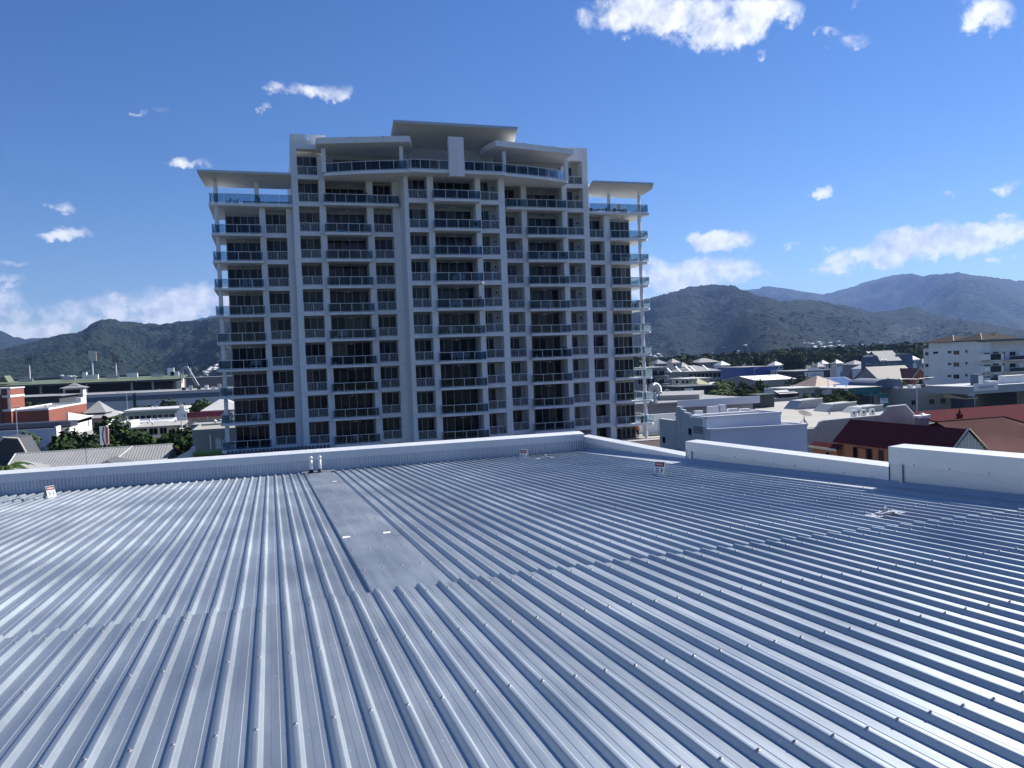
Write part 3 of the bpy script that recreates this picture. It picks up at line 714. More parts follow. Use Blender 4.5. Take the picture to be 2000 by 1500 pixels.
railing([(7.15, 91.2)]+[(x+.08, y+.1) for x, y in la], z0, 1.1, 1.4); railing([(16.0, 86.72), (16.25, 86.27), (20.55, 86.27)], z0, 1.1, 1.1)
railing([(22.45, 86.27), (27.05, 86.27), (27.45, 86.72)], z0, 1.1, 1.1); railing([(x-.06, y+.1) for x, y in ra]+[(36.05, 91.2)], z0, 1.1, 1.35)
box('fin_wall', 20.55, 22.3, 85.75, 86.35, z0-.75, CZ+25.62)
for (x, y) in ((15.45, 87.6), (27.6, 87.6)):
    P('column', MB().cyl((x, y, z0-.02), (x, y, CZ+24.75), .24, n=16), render_w, smooth=False)
box('pier', 6.75, 7.2, 89.2, 89.65, z0, CZ+24.6); box('pier', 35.75, 36.2, 88.75, 89.2, z0, CZ+24.6)
# penthouse walls and doors
inner(7.0, 16.6, 92.4, z0, CZ+25.0); inner(16.6, 27.0, 90.8, z0, CZ+25.9); inner(27.0, 37.0, 92.4, z0, CZ+25.0)
for x0, x1, y, n in ((8.2, 15.8, 92.38, 7), (17.0, 20.2, 90.78, 5), (22.6, 26.4, 90.78, 5), (27.6, 34.6, 92.38, 6)): window(x0, x1, y, z0+.02, 2.3, n, 'door_pane', 'sliding_door')
box('party_wall', 16.45, 16.6, 90.8, 92.5, z0, CZ+25.4); box('party_wall', 27.0, 27.15, 90.8, 92.5, z0, CZ+25.4)
# penthouse canopies and the top canopy
ct = CZ+25.55
slabpoly('canopy', [(6.2, 88.55), (16.2, 86.0), (16.9, 88.5), (16.9, 93), (6.2, 93)], [ct-.66]*5, [ct]*5)
slabpoly('canopy', [(26.2, 86.0), (36.6, 88.0), (36.6, 93), (25.5, 93), (25.5, 88.5)], [ct-.66]*5, [ct]*5)
for k in range(2):
    for (xa, ya, xb, yb) in ((6.2, 88.55, 16.2, 86.0), (26.2, 86.0, 36.6, 88.0)):
        t = .36+.36*k; m = MB(); x = xa+(xb-xa)*t; y = ya+(yb-ya)*t; m.cyl((x, y+.05, ct-.05), (x-.0, y-.10, ct-.07), .05, n=6); P('spout', m, dark_m)
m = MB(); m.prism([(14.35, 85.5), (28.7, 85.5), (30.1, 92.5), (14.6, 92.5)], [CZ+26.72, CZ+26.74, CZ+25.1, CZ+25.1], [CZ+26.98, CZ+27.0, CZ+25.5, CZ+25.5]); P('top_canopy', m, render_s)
m = MB(); m.box(14.32, 28.74, 85.44, 85.52, CZ+26.76, CZ+27.04); P('gutter', m, galv)
for x in (9.5, 33.0, 25.0): P('lightning_rod', MB().cyl((x, 90, ct), (x, 90, ct+.8), .02, n=5), galv)
# --- left wing
XW = [v*kW for v in (-.19, .47, 2.76, 3.62)]
pier(XW[0], XW[1], YW, 0, FZ[1]-.3); pier(XW[2], XW[3], YW, 0, FZ[1]-.3)
for f in range(2, LAST+1): bay_window(XW[1], XW[2], YW, f)
def cornerbalc(sgn, xin, xout, xgl, key, fset):
    for f in fset:
        z = FZ[f]; a, b = (xout, xin) if sgn < 0 else (xin, xout)
        m = MB(); c = .35
        poly = [(xout, 92.35+c), (xout+c*(-sgn), 92.35), (xin, 92.35), (xin, 99.5), (xout, 99.5)]
        if sgn > 0: poly = poly[::-1]
        m.prism(poly[::-1] if sgn < 0 else poly[::-1], z-.24, z); P('balcony_slab', m, render_w)
        if f >= 2:
            if sgn < 0: railing([(xout+.1, 98.5), (xout+.1, 92.5), (xin-.05, 92.45)], z, step=1.35)
            else: railing([(xin+.05, 92.45), (xout-.1, 92.5), (xout-.1, 98.5)], z, step=1.2)
            h = 2.5
            x0, x1 = (xgl, xin+.02) if sgn < 0 else (xin+.02, xgl)
            yg = YW+(2.0 if sgn < 0 else .9)
            window(round(x0, 2), round(x1, 2), yg-.02, z+.02, 2.45, 5, 'door_pane', 'sliding_door')
            inner(x0+.02, x1-.02, yg+.01, z, z+2.8)
            box('end_wall', min(xgl, xgl-sgn*.2), max(xgl, xgl-sgn*.2), yg+.16, 99.4, z, z+2.8, render_w)
            m = MB(); m.box(xgl-.06, xgl+.06, yg-.05, yg+.14, z, z+2.8); P('corner_post', m, frame_m)
            DOORS[(key, f)] = (x0, x1, 92.5, yg, z)
cornerbalc(-1, XW[0]+.28, -5.37, -3.9, 'west wing', range(2, LAST+1))
XE = [v*kW for v in (39.9, 40.1, 42.36, 43.15, 46.3)]
cornerbalc(1, XE[3]-.25, 48.78, XE[4], 'east wing', range(2, LAST+1))
pier(XE[0], XE[1], YW, 0, FZ[1]-.3, .6); pier(XE[2], XE[3], YW, 0, FZ[1]-.3)
for f in range(2, LAST+1): bay_window(XE[1], XE[2], YW, f, 2)
inner(XW[0], XW[3], YW+REC, 0, FZ[1]-.3); inner(XE[0], XE[3], YW+REC, 0, FZ[1]-.3)
for f in range(2, LAST+1):
    box('floor_slab', XW[1], XW[3]-.02, YW+.26, YW+5, FZ[f]-.26, FZ[f]-.012, render_s); box('floor_slab', XE[0]+.02, XE[2], YW+.26, YW+5, FZ[f]-.26, FZ[f]-.012, render_s)
# round corner columns
for x, y in ((-4.72, 92.95), (47.75, 92.95)): P('column', MB().cyl((x, y, 0), (x, y, FZ[1]-.2), .23, n=18), render_w)
# terraces on the wings
for x0, x1, sgn in ((-5.5, XW[3], -1), (XE[0], 48.9, 1)):
    m = MB(); m.box(x0, x1, 92.3, 101, FZ[1]-.28, FZ[1]); P('terrace_slab', m, render_w)
railing([(-5.35, 100), (-5.35, 92.45), (XW[3]-.1, 92.45)], FZ[1]+.02, 1.1, 1.55); railing([(XE[0]+.2, 92.45), (48.75, 92.45), (48.75, 100)], FZ[1]+.02, 1.1, 1.7)
for x, y in ((-4.72, 92.95), (-.35, 92.95), (43.4, 92.95), (47.75, 92.95)):
    P('column', MB().cyl((x, y, FZ[1]), (x, y, CZ+21.35), .23, n=16), render_w); P('column_pin', MB().cyl((x, y, CZ+21.35), (x, y, CZ+21.75), .05, n=8), galv)
for x, y in ((42.3, 97.5), (47.0, 97.5), (-.3, 99.0)): P('column', MB().cyl((x, y, FZ[1]), (x, y, CZ+21.0), .30, n=12), tan); 
for poly, zf, zb in (([(-6.4, 90.6), (3.45, 90.6), (3.45, 95.0), (-5.85, 95.0), (-6.2, 92.5)], 22.05, 21.42), ([(40.2, 90.6), (48.75, 90.6), (49.3, 92.0), (49.0, 93.6), (48.3, 95.0), (40.2, 95.0)], 22.42, 21.58)):
    zz = [CZ+zf+(zb-zf)*(y-90.6)/4.4 for x, y in poly]
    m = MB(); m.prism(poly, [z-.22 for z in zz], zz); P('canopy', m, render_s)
    m = MB(); xs = [p_[0] for p_ in poly if p_[1] < 90.7]; m.box(min(xs), max(xs), 90.55, 90.62, CZ+zf-.2, CZ+zf+.04); P('gutter', m, galv)
# wall joints drawn as thin grey strips proud of the piers
m = MB()
for (x0, x1, yf) in ((XB[0], XB[1], YB), (XB[2], XB[3], YB), (XB[6], XB[7], YB), (XC[0], XC[1], YC), (XC[2], XC[3], YC), (XC[4], XC[5], YC), (XC[6], XC[7], YC), (XD[2], XD[3], YB), (XD[6], XD[7], YB), (XW[2], XW[3], YW), (XE[2], XE[3], YW)):
    for f in range(1 if yf != YW else 2, LAST+1):
        m.box(x0+.01, x1-.01, yf-.004, yf+.01, FZ[f]-.01, FZ[f]+.02)
stuff(P('wall_joints', m, frame_m))
# air conditioners on the loggia walls
ac_me = MB(); ac_me.box(0, .45, -.22, 0, 0, .45); ac_me.cyl((.22, -.225, .22), (.22, -.2, .22), .16, n=10, mi=1); ac_me = ac_me.mesh('condenser', [galv, dark_m])
for f in range(1, 7):
    for x1, y in ((XC[6], YC), (XD[6], YB)): link('condenser', ac_me, tw, Vector((x1-.6, y+REC, FZ[f]+1.75))-tw.location)
# ------------------------------------------------------------------ things on the balconies
PHR = {'left': "the stack next to the closed wing", 'right': "the stack next to the open wing", 'centre': "the tower's projecting centre", 'west wing': "the tower's closed corner wing", 'east wing': "the tower's open corner wing"}
def where(key, f): return f"on the {ORD[f-1 if 'wing' not in key else f-2]} balcony down {PHR[key]}"
fan = MB(); fan.cyl((0, 0, 0), (0, 0, -.28), .02, n=6); fan.cyl((0, 0, -.26), (0, 0, -.36), .09, n=10)
for i in range(3):
    a = i*2.094+.3; d = Vector((math.cos(a), math.sin(a), 0)); n_ = Vector((-d.y, d.x, 0))
    q = [d*.1+n_*.05, d*.68+n_*.07, d*.68-n_*.07, d*.1-n_*.05]
    fan.add([(v.x, v.y, -.30) for v in q]+[(v.x, v.y, -.315) for v in q], [(0, 1, 2, 3), (7, 6, 5, 4), (0, 4, 5, 1), (1, 5, 6, 2), (2, 6, 7, 3), (3, 7, 4, 0)])
fan_w = fan.mesh('ceiling_fan', whitep); fan_d = fan.mesh('ceiling_fan', darkwall)
for (key, f), (x0, x1, y0, y1, z) in sorted(DOORS.items(), key=lambda k: str(k[0])):
    dk = rnd.random() < .3
    o = link('ceiling_fan', fan_d if dk else fan_w, None, ((x0+x1)/2+rnd.uniform(-.4, .4), (y0+y1)/2+.3, FZ[f-1]-.26), rnd.random()*2)
    tag(o, 'dark ceiling fan hanging under a balcony ceiling of the tower' if dk else 'white ceiling fan hanging under a balcony ceiling of the tower', 'ceiling fan', 'dark balcony ceiling fans' if dk else 'white balcony ceiling fans')
for x, y in ((11.2, 89.5), (31.5, 89.5)):
    o = link('ceiling_fan', fan_w, None, (x, y, CZ+25.55-.655)); tag(o, 'white ceiling fan under a penthouse canopy', 'ceiling fan', 'penthouse ceiling fans')
def chair_mesh(m_):
    m = MB(); m.box(-.25, .25, -.24, .24, .42, .46)
    for x in (-.22, .22):
        for y in (-.21, .21): m.box(x-.02, x+.02, y-.02, y+.02, 0, .42)
    m.add([(-.24, .20, .46), (.24, .20, .46), (.24, .30, .92), (-.24, .30, .92), (-.24, .24, .46), (.24, .24, .46), (.24, .34, .92), (-.24, .34, .92)], [(0, 1, 2, 3), (7, 6, 5, 4), (0, 4, 5, 1), (1, 5, 6, 2), (2, 6, 7, 3), (3, 7, 4, 0)])
    for x in (-.25, .25): m.box(x-.025, x+.025, -.22, .24, .64, .67); m.box(x-.02, x+.02, -.22, -.18, .46, .64)
    return m.mesh('outdoor_chair', m_)
ch_w, ch_d = chair_mesh(whitep), chair_mesh(darkwall)
def table_mesh(m_, w=.7, d=.4):
    m = MB(); m.box(-w, w, -d, d, .70, .74)
    for x in (-w+.06, w-.06):
        for y in (-d+.06, d-.06): m.box(x-.03, x+.03, y-.03, y+.03, 0, .70)
    return m.mesh('outdoor_table', m_)
tb_w, tb_d = table_mesh(whitep), table_mesh(darkwall)
def plant_mesh(h, r, n, pm, lm, seed, straight=False):
    q = random.Random(seed); m = MB(); m.lathe([(.0, .0), (.13, 0), (.19, .36), (.17, .36), (.15, .33), (0, .33)], 10, 0)
    for i in range(n):
        a = q.uniform(0, 6.28); L_ = q.uniform(.5, 1)*h; tip = Vector((math.cos(a)*r*q.uniform(.4, 1), math.sin(a)*r*q.uniform(.4, 1), .35+L_)); b = Vector((0, 0, .33)); md = (b+tip)/2+Vector((0, 0, .12*h)); s = Vector((-math.sin(a), math.cos(a), 0))*(.035 if straight else .09)
        m.add([b-s*.3, b+s*.3, md+s, md-s, tip], [(0, 1, 2, 3), (3, 2, 4)], 1)
    return m.mesh('potted_plant', [pm, lm])
plants = [plant_mesh(.7, .35, 26, whitep, leafA, 1), plant_mesh(1.1, .5, 40, tan, leafB, 2), plant_mesh(.6, .45, 24, darkwall, leafC, 3, True)]
def put(me, name, key, f, fx, dy, label, cat, group=None, rz=0, zz=0):
    x0, x1, y0, y1, z = DOORS[(key, f)]
    o = link(name, me, None, (x0+(x1-x0)*fx, y0+dy, z+zz), rz); tag(o, label, cat, group); return o
def dining(key, f, fx, n, white=True, dy=1.2):
    c = 'white' if white else 'dark'
    x0, x1, y0, y1, z = DOORS[(key, f)]; w = x1-x0
    put(tb_w if white else tb_d, 'outdoor_table', key, f, fx, dy, f'{c} table {where(key, f)}', 'table')
    for i in range(n):
        s = -1 if i % 2 == 0 else 1
        put(ch_w if white else ch_d, 'outdoor_chair', key, f, fx+((i//2)*.62-.31*(n//2-1))/w+rnd.uniform(-.02, .02), dy+s*.62, f'{c} chair {where(key, f)}', 'chair', f'{c} chairs {where(key, f)}', math.pi if s < 0 else 0)
dining('centre', 4, .52, 4); dining('centre', 7, .48, 6); dining('centre', 5, .45, 4); dining('centre', 9, .5, 2, False); dining('centre', 3, .4, 2, False); dining('centre', 6, .3, 2)
dining('right', 3, .5, 4); dining('right', 5, .5, 4); dining('right', 6, .4, 2, False); dining('right', 8, .5, 2, False); dining('right', 4, .35, 2, False)
dining('left', 5, .3, 4, False); dining('left', 6, .25, 4); dining('left', 7, .5, 4, False); dining('left', 10, .5, 2); dining('left', 3, .4, 2, False)
dining('west wing', 5, .5, 2); dining('west wing', 7, .65, 4); dining('west wing', 9, .6, 4); dining('west wing', 3, .5, 4, False); dining('west wing', 4, .55, 4)
dining('east wing', 8, .6, 4); dining('east wing', 3, .8, 2); dining('east wing', 10, .4, 4); dining('east wing', 5, .3, 2)
for key, f, fx, k in (('centre', 2, .95, 0), ('centre', 5, .95, 1), ('centre', 6, .93, 2), ('right', 4, .93, 2), ('right', 3, .95, 0), ('right', 7, .9, 1), ('right', 7, .1, 0), ('left', 8, .1, 0), ('left', 8, .3, 1), ('left', 8, .5, 1), ('left', 8, .72, 1), ('left', 8, .92, 1),
                      ('left', 6, .08, 0), ('left', 6, .94, 1), ('east wing', 9, .7, 1), ('east wing', 10, 1.15, 2), ('west wing', 10, .3, 0), ('west wing', 10, .12, 1), ('left', 7, .05, 0), ('left', 1, .95, 1)):
    nm = ('white-potted plant', 'tall tan-potted plant', 'spiky plant')[k]
    put(plants[k], 'potted_plant', key, f, fx, .55, f'{nm} {where(key, f)}', 'plant', f'{nm} {where(key, f)}' , rnd.random()*6)
bl = MB(); bl.lathe([(0, 0), (.75, 0), (.85, .12), (.8, .26), (.68, .28), (.62, .12), (0, .06)], 18)
put(bl.mesh('paddling_pool', mat('turquoise_plastic', (.03, .22, .34), .4)), 'paddling_pool', 'left', 2, .32, .8, 'turquoise paddling pool on the balcony two floors below the penthouse', 'pool')
bl = MB(); bl.lathe([(0, 0), (.16, 0), (.30, .35), (.28, .7), (.17, .9), (.20, 1.0)], 14)
put(bl.mesh('urn', teal_w), 'urn', 'left', 2, .93, .6, 'tall pale urn beside the turquoise pool on a balcony', 'urn')
bl = MB(); bl.box(-.5, .5, -.4, .4, .1, .42); bl.box(-.5, .5, .3, .45, .42, .8); bl.box(-.55, -.42, -.4, .4, .1, .6); bl.box(.42, .55, -.4, .4, .1, .6)
put(bl.mesh('armchair', mat('royal_blue_fabric', (.03, .08, .30), .8)), 'armchair', 'centre', 3, .78, 1.0, 'blue armchair on a centre balcony of the tower', 'armchair')
bl = MB()
for i in range(13):
    for j in range(7): pass
vs = [(x*.1, .03*math.sin(x*.9), -z*.1-(.12*abs(x-6)/6 if z else 0)) for z in range(6) for x in range(13)]
bl.add(vs, [(r*13+c, r*13+c+1, (r+1)*13+c+1, (r+1)*13+c) for r in range(5) for c in range(12)])
tm = mat('blue_white_flag_cloth', (.02, .05, .25), .8, var=.6, vscale=5, alt=(.02, .04, .2))
put(bl.mesh('towel', tm), 'towel', 'right', 6, .32, .14, 'blue cloth hung over a balcony railing of the tower', 'towel', zz=1.06)
# statue and plant on the penthouse balcony
bl = MB(); bl.lathe([(0, 0), (.13, 0), (.10, .1), (.16, .35), (.11, .6), (.15, .85), (.06, .98), (.10, 1.08), (.09, 1.18), (0, 1.24)], 12)
tag(link('statue', bl.mesh('statue', whitep), None, (35.1, 89.0, FZ[0])), 'small white statue behind the penthouse railing', 'statue')
tag(link('potted_plant', plants[1], None, (34.6, 90.0, FZ[0])), 'tall potted plant beside the statue on the penthouse balcony', 'plant')
# roof terrace furniture on the wings
for i, x in enumerate((-3.5, -2.7)): tag(link('outdoor_chair', ch_d, None, (x, 94.2, FZ[1]+.02), -1.7), 'dark chair on the roof terrace of the shaded wing', 'chair', 'pair of dark terrace chairs')
t = thing('slatted_screen', 'long dark slatted screen on the roof terrace of the shaded wing', 'screen', (-1.9, 95.4, FZ[1]))
for i in range(7): obj('slat', MB().box(0, 5.2, -.02, .02, .06+i*.125, .15+i*.125), slate, t)
for x in (0, 1.7, 3.4, 5.12): obj('post', MB().box(x, x+.08, .02, .09, 0, .95), darkwall, t)
for i, x in enumerate((41.5, 42.3, 43.9, 44.8, 45.9, 46.5)): tag(link('outdoor_chair', ch_d, None, (x, 94.2+.5*(i % 2), FZ[1]), i*1.1), 'dark outdoor chair on the roof terrace of the open corner wing', 'chair', 'dark terrace chairs')
for i, x in enumerate((42.9, 45.4)): tag(link('outdoor_table', tb_d, None, (x, 94.5, FZ[1])), 'dark outdoor table on the roof terrace of the open corner wing', 'table', 'dark terrace tables')

# ------------------------------------------------------------------ podium beside the tower, worker in orange
PZ = FZ[11]+1.05
pd = thing('podium', 'concrete podium deck at the foot of the tower with white screen wall', 'podium', (40, 80, 0))
P_ = lambda name, mb, m_: obj(name, mb, m_, pd, wld=True)
P_('deck', MB().box(36, 62, 90, 104, PZ-1.2, PZ-.012), concrete)
P_('support_wall', MB().box(36.5, 61.5, 90.5, 103.5, 0, PZ-1.2), mauve)
P_('screen_wall', MB().box(46.2, 56, 98.2, 98.5, PZ, PZ+2.6), whitep)
for i in range(3): P_('fence_panel', MB().box(48.6+i*2.3, 50.8+i*2.3, 95.4, 95.46, PZ+.12, PZ+2.0), whitep)
for i in range(4): P_('fence_post', MB().box(48.5+i*2.3, 48.6+i*2.3, 95.38, 95.48, PZ, PZ+2.05), galv)
g_ = MB(); g_.box(48.5, 56, 94.2, 95.2, PZ-.01, PZ+.12); P_('grass_strip', g_, leafC)
# worker: one continuous skinned figure kneeling-standing, back half turned
def person():
    sx, sy = 46.95, 93.9
    t = thing('person', 'person in an orange hi-vis shirt standing on the podium beside the tower column', 'person', (sx, sy, PZ), R(20))
    J = {'pel': (0, 0, .95), 'sp': (0, .02, 1.15), 'ch': (0, .03, 1.36), 'nk': (0, .0, 1.52), 'hd': (0, -.03, 1.66), 'tp': (0, -.03, 1.76),
         'lsh': (.19, .02, 1.43), 'lel': (.27, -.06, 1.17), 'lwr': (.20, -.26, 1.03), 'lha': (.17, -.33, 1.0), 'rsh': (-.19, .02, 1.43), 'rel': (-.27, -.04, 1.16), 'rwr': (-.21, -.25, 1.02), 'rha': (-.18, -.32, .99),
         'lhp': (.1, 0, .9), 'lkn': (.13, -.08, .5), 'lan': (.14, .05, .09), 'lto': (.15, -.12, .04), 'rhp': (-.1, 0, .9), 'rkn': (-.12, -.03, .5), 'ran': (-.13, .06, .09), 'rto': (-.14, -.11, .04)}
    E_ = [('pel', 'sp'), ('sp', 'ch'), ('ch', 'nk'), ('nk', 'hd'), ('hd', 'tp'), ('ch', 'lsh'), ('lsh', 'lel'), ('lel', 'lwr'), ('lwr', 'lha'), ('ch', 'rsh'), ('rsh', 'rel'), ('rel', 'rwr'), ('rwr', 'rha'), ('pel', 'lhp'), ('lhp', 'lkn'), ('lkn', 'lan'), ('lan', 'lto'), ('pel', 'rhp'), ('rhp', 'rkn'), ('rkn', 'ran'), ('ran', 'rto')]
    rad = {'pel': .15, 'sp': .14, 'ch': .16, 'nk': .06, 'hd': .10, 'tp': .07, 'lsh': .075, 'rsh': .075, 'lel': .05, 'rel': .05, 'lwr': .035, 'rwr': .035, 'lha': .042, 'rha': .042, 'lhp': .10, 'rhp': .10, 'lkn': .065, 'rkn': .065, 'lan': .05, 'ran': .05, 'lto': .045, 'rto': .045}
    def skin(keys, edges, name, m_, grow=0., parent=t):
        ks = list(keys); me = bpy.data.meshes.new(name); me.from_pydata([J[k] for k in ks], [(ks.index(a), ks.index(b)) for a, b in edges], [])
        o = bpy.data.objects.new(name, me); col.objects.link(o); md = o.modifiers.new('s', 'SKIN'); o.modifiers.new('u', 'SUBSURF').levels = 1
        for i, k in enumerate(ks):
            v = me.skin_vertices[0].data[i]; v.radius = (rad[k]+grow, (rad[k]+grow)*.85); v.use_root = (i == 0)
        bpy.context.view_layer.update()
        me2 = bpy.data.meshes.new_from_object(o.evaluated_get(bpy.context.evaluated_depsgraph_get())); bpy.data.objects.remove(o)
        me2.materials.clear(); me2.materials.append(m_)
        for p_ in me2.polygons: p_.use_smooth = True
        return link(name, me2, parent)
    skin(J.keys(), E_, 'body', skin_m)
    skin(['sp', 'pel', 'ch', 'lsh', 'rsh', 'lel', 'rel'], [('sp', 'pel'), ('sp', 'ch'), ('ch', 'lsh'), ('ch', 'rsh'), ('lsh', 'lel'), ('rsh', 'rel')], 'orange_shirt', orange_m, .025)
    skin(['pel', 'lhp', 'rhp', 'lkn', 'rkn', 'lan', 'ran'], [('pel', 'lhp'), ('pel', 'rhp'), ('lhp', 'lkn'), ('rhp', 'rkn'), ('lkn', 'lan'), ('rkn', 'ran')], 'trousers', darkwall, .02)
    h = MB(); h.lathe([(.115, 1.64), (.118, 1.70), (.10, 1.77), (.05, 1.80), (0, 1.81)], 14, c=(0, -.02, 0)); obj('hair', h, black_p, t, True)
    for s in (1, -1):
        f_ = MB(); hx, hy, hz = (.17*s+.005*s, -.33, 1.0)
        for i in range(4): f_.tube([(hx+(i-1.5)*.019, hy, hz), (hx+(i-1.5)*.021, hy-.05, hz-.012), (hx+(i-1.5)*.021, hy-.075+.006*abs(i-1.5), hz-.035)], .009, 5)
        f_.tube([(hx-s*.03, hy+.02, hz), (hx-s*.055, hy-.02, hz-.01), (hx-s*.05, hy-.045, hz-.02)], .010, 5); obj('hand', f_, skin_m, t)
    fc = MB(); fc.lathe([(.012, -.0), (.016, .02), (.006, .045)], 6, c=(0, -.135, 1.63)); obj('nose', fc, skin_m, t)
person()
# timber deck roof with rust rails in front of the podium
pg = thing('timber_deck', 'dark timber deck with rust-red pipe rails below the tower', 'deck', (34, 62, 0))
a = atY(1225, 868, 66); 
zt = CZ-11.0
obj('deck_floor', MB().box(26, 50, 58, 89.9, zt-.4, zt), timber, pg, wld=True); obj('deck_wall', MB().box(26.4, 49.6, 58.4, 89.5, 0, zt-.4), mauve, pg, wld=True)
for y in (60, 66, 72, 78, 84):
    for x in (30.5, 35.5, 40.5, 45.2): obj('rail_post', MB().cyl((x, y, zt), (x, y, zt+1.05), .035, n=6), rusty, pg, wld=True)
    for z in (.55, 1.05): obj('rail', MB().cyl((30.5, y, zt+z), (45.2, y, zt+z), .03, n=6), rusty, pg, wld=True)
# ------------------------------------------------------------------ background town: builders
def hit(px, py, A, d):
    """distance along A + u*d (in plan) at which a photo column is met"""
    r = ray(px, py); den = d[0]*r.y-d[1]*r.x
    return (A.y*r.x-A.x*r.y)/den
class Bld:
    def __init__(s, name, label, pxL, pxR, pyT, Y, depth, wall, rot=0, z0=0, cat='building', group=None, ztop=None, pyR=None, fit=True):
        A = atY(pxL, pyT, Y); s.d = (math.cos(R(rot)), math.sin(R(rot)))
        if A.x > 60 and fit:            # keep the receding side wall inside the outline seen in the photo
            wf = atY(pxR, pyT, Y).x-A.x; dx = atY(pxL, pyT, Y+depth).x-A.x
            if dx > .45*wf: depth = max(4, depth*.45*wf/dx); dx = atY(pxL, pyT, Y+depth).x-A.x
            A = Vector((A.x+dx, A.y, A.z))
        s.w = hit(pxR, pyR or pyT, A, s.d); s.h = (A.z if ztop is None else ztop)-z0; s.D = depth; s.A = A; s.z0 = z0; s.Y = Y
        s.t = thing(name, label, cat, (A.x, A.y, z0), R(rot), group); s.wall = wall
    def body(s, m=None, h=None): s.b = obj('wall', MB().box(0, s.w, 0, s.D, 0, h or s.h), m or s.wall, s.t); return s
    def flat(s, rm=flatroof, cap=None, ph=.35, t=.22):
        s.body(h=s.h-ph-.05); obj('roof', MB().box(t, s.w-t, t, s.D-t, s.h-ph-.045, s.h-ph), rm, s.t)
        p = MB(); p.box(0, s.w, 0, t, s.h-ph-.05, s.h); p.box(0, s.w, s.D-t, s.D, s.h-ph-.05, s.h); p.box(0, t, t, s.D-t, s.h-ph-.05, s.h); p.box(s.w-t, s.w, t, s.D-t, s.h-ph-.05, s.h); obj('parapet', p, cap or s.wall, s.t); return s
    def slab(s, rm, over=.5, th=.25):
        s.body(h=s.h-th); obj('roof', MB().box(-over, s.w+over, -over, s.D+over, s.h-th, s.h), rm, s.t); return s
    def hip(s, rm, rh, over=.5, along='x', frac=1.0):
        s.body(); s.r = obj('roof', MB().hip(0, s.w, 0, s.D, s.h+.001, rh, over, along=along, frac=frac), rm, s.t)
        return s
    def gable(s, rm, rh, over=.4, along='x', gm=None, ribs=0):
        s.body(); o = over; z = s.h; m = MB(); g = MB()
        if along == 'x':
            ym = s.D/2; pr = [(-o, z-rh*o/ym), (ym, z+rh), (s.D+o, z-rh*o/ym), (s.D+o, z-rh*o/ym-.12), (ym, z+rh-.12), (-o, z-rh*o/ym-.12)]
            m.ext(pr, 'x', -o, s.w+o); g.ext([(0, z), (s.D, z), (ym, z+rh-.13)], 'x', .0, .15); g.ext([(0, z), (s.D, z), (ym, z+rh-.13)], 'x', s.w-.15, s.w)
        else:
            xm = s.w/2; pr = [(-o, z-rh*o/xm), (xm, z+rh), (s.w+o, z-rh*o/xm), (s.w+o, z-rh*o/xm-.12), (xm, z+rh-.12), (-o, z-rh*o/xm-.12)]
            m.ext(pr, 'y', -o, s.D+o); g.ext([(0, z), (s.w, z), (xm, z+rh-.13)], 'y', 0, .15); g.ext([(0, z), (s.w, z), (xm, z+rh-.13)], 'y', s.D-.15, s.D)
        s.r = obj('roof', m, rm, s.t); obj('gable_wall', g, gm or s.wall, s.t); return s
    def u(s, px, py=745): return hit(px, py, s.A, s.d)
    def z(s, px, py): 
        r = ray(px, py); uu = s.u(px, py); Yp = s.A.y+s.d[1]*uu; return CZ+r.z*Yp/r.y-s.z0
    def win(s, u, z, w, h, face='f', gl=None, n=1, name='window', fm=None):
        w = round(w, 2); h = round(h, 2)
        fr = cached(('bw', w, h, n, (fm or frame_m).name), lambda: (lambda m: (m.box(-.06, w+.06, -.06, .02, -.08, 0), m.box(-.06, w+.06, -.06, .02, h, h+.06), m.box(-.06, 0, -.06, .02, 0, h), m.box(w, w+.06, -.06, .02, 0, h), [m.box(w*i/n-.03, w*i/n+.03, -.05, .02, 0, h) for i in range(1, n)], m)[-1])(MB()).mesh('window', fm or frame_m))
        gl = gl or rnd.choice([glassA, glassA, glassB])
        pm = cached(('bp', w, h, gl.name), lambda: MB().box(0, w, -.025, .01, 0, h).mesh('pane', gl))
        if face == 'f': o = link(name, fr, s.t, (u, -.003, z))
        elif face == 'l': o = link(name, fr, s.t, (-.003, s.D-u, z), -math.pi/2)
        else: o = link(name, fr, s.t, (s.w+.003, u, z), math.pi/2)
        link('pane', pm, o); return o
    def wpx(s, x0, x1, y0, y1, n=1, gl=None):
        """a front window given by its photo rectangle"""
        return s.win(s.u(x0, y1), s.z(x0, y1), s.u(x1, y1)-s.u(x0, y1), s.z(x0, y0)-s.z(x0, y1), n=n, gl=gl)
    def wl(s, x0, x1, y0, y1, n=1, gl=None):
        """a window on the left side wall given by its photo rectangle"""
        a = atX(x0, y1, s.A.x); c = atX(x1, y1, s.A.x); tp = atX(x0, y0, s.A.x)
        return s.win(s.D-(a.y-s.Y), a.z-s.z0, a.y-c.y, tp.z-a.z, 'l', n=n, gl=gl)
    def part(s, name, mb, m, smooth=False): return obj(name, mb, m, s.t, smooth)
def lamp(px, pyB, pyT, Y, label, arm=1.6, two=False):
    A = atY(px, pyT, Y); t = thing('street_lamp', label, 'street lamp', (A.x, Y, 0)); h = A.z
    obj('pole', MB().cyl((0, 0, 0), (0, 0, h), .11, .06, 8), galv, t)
    m = MB(); m.tube([(0, 0, h-.05), (arm*.5, 0, h+.12), (arm, 0, h+.18)], .035)
    if two: m.tube([(0, 0, h-.05), (-arm*.5, 0, h+.12), (-arm, 0, h+.18)], .035)
    obj('arm', m, galv, t)
    for s in ((1, -1) if two else (1,)): obj('lantern', MB().box(s*arm-.35, s*arm+.35, -.12, .12, h+.10, h+.24), galv, t)

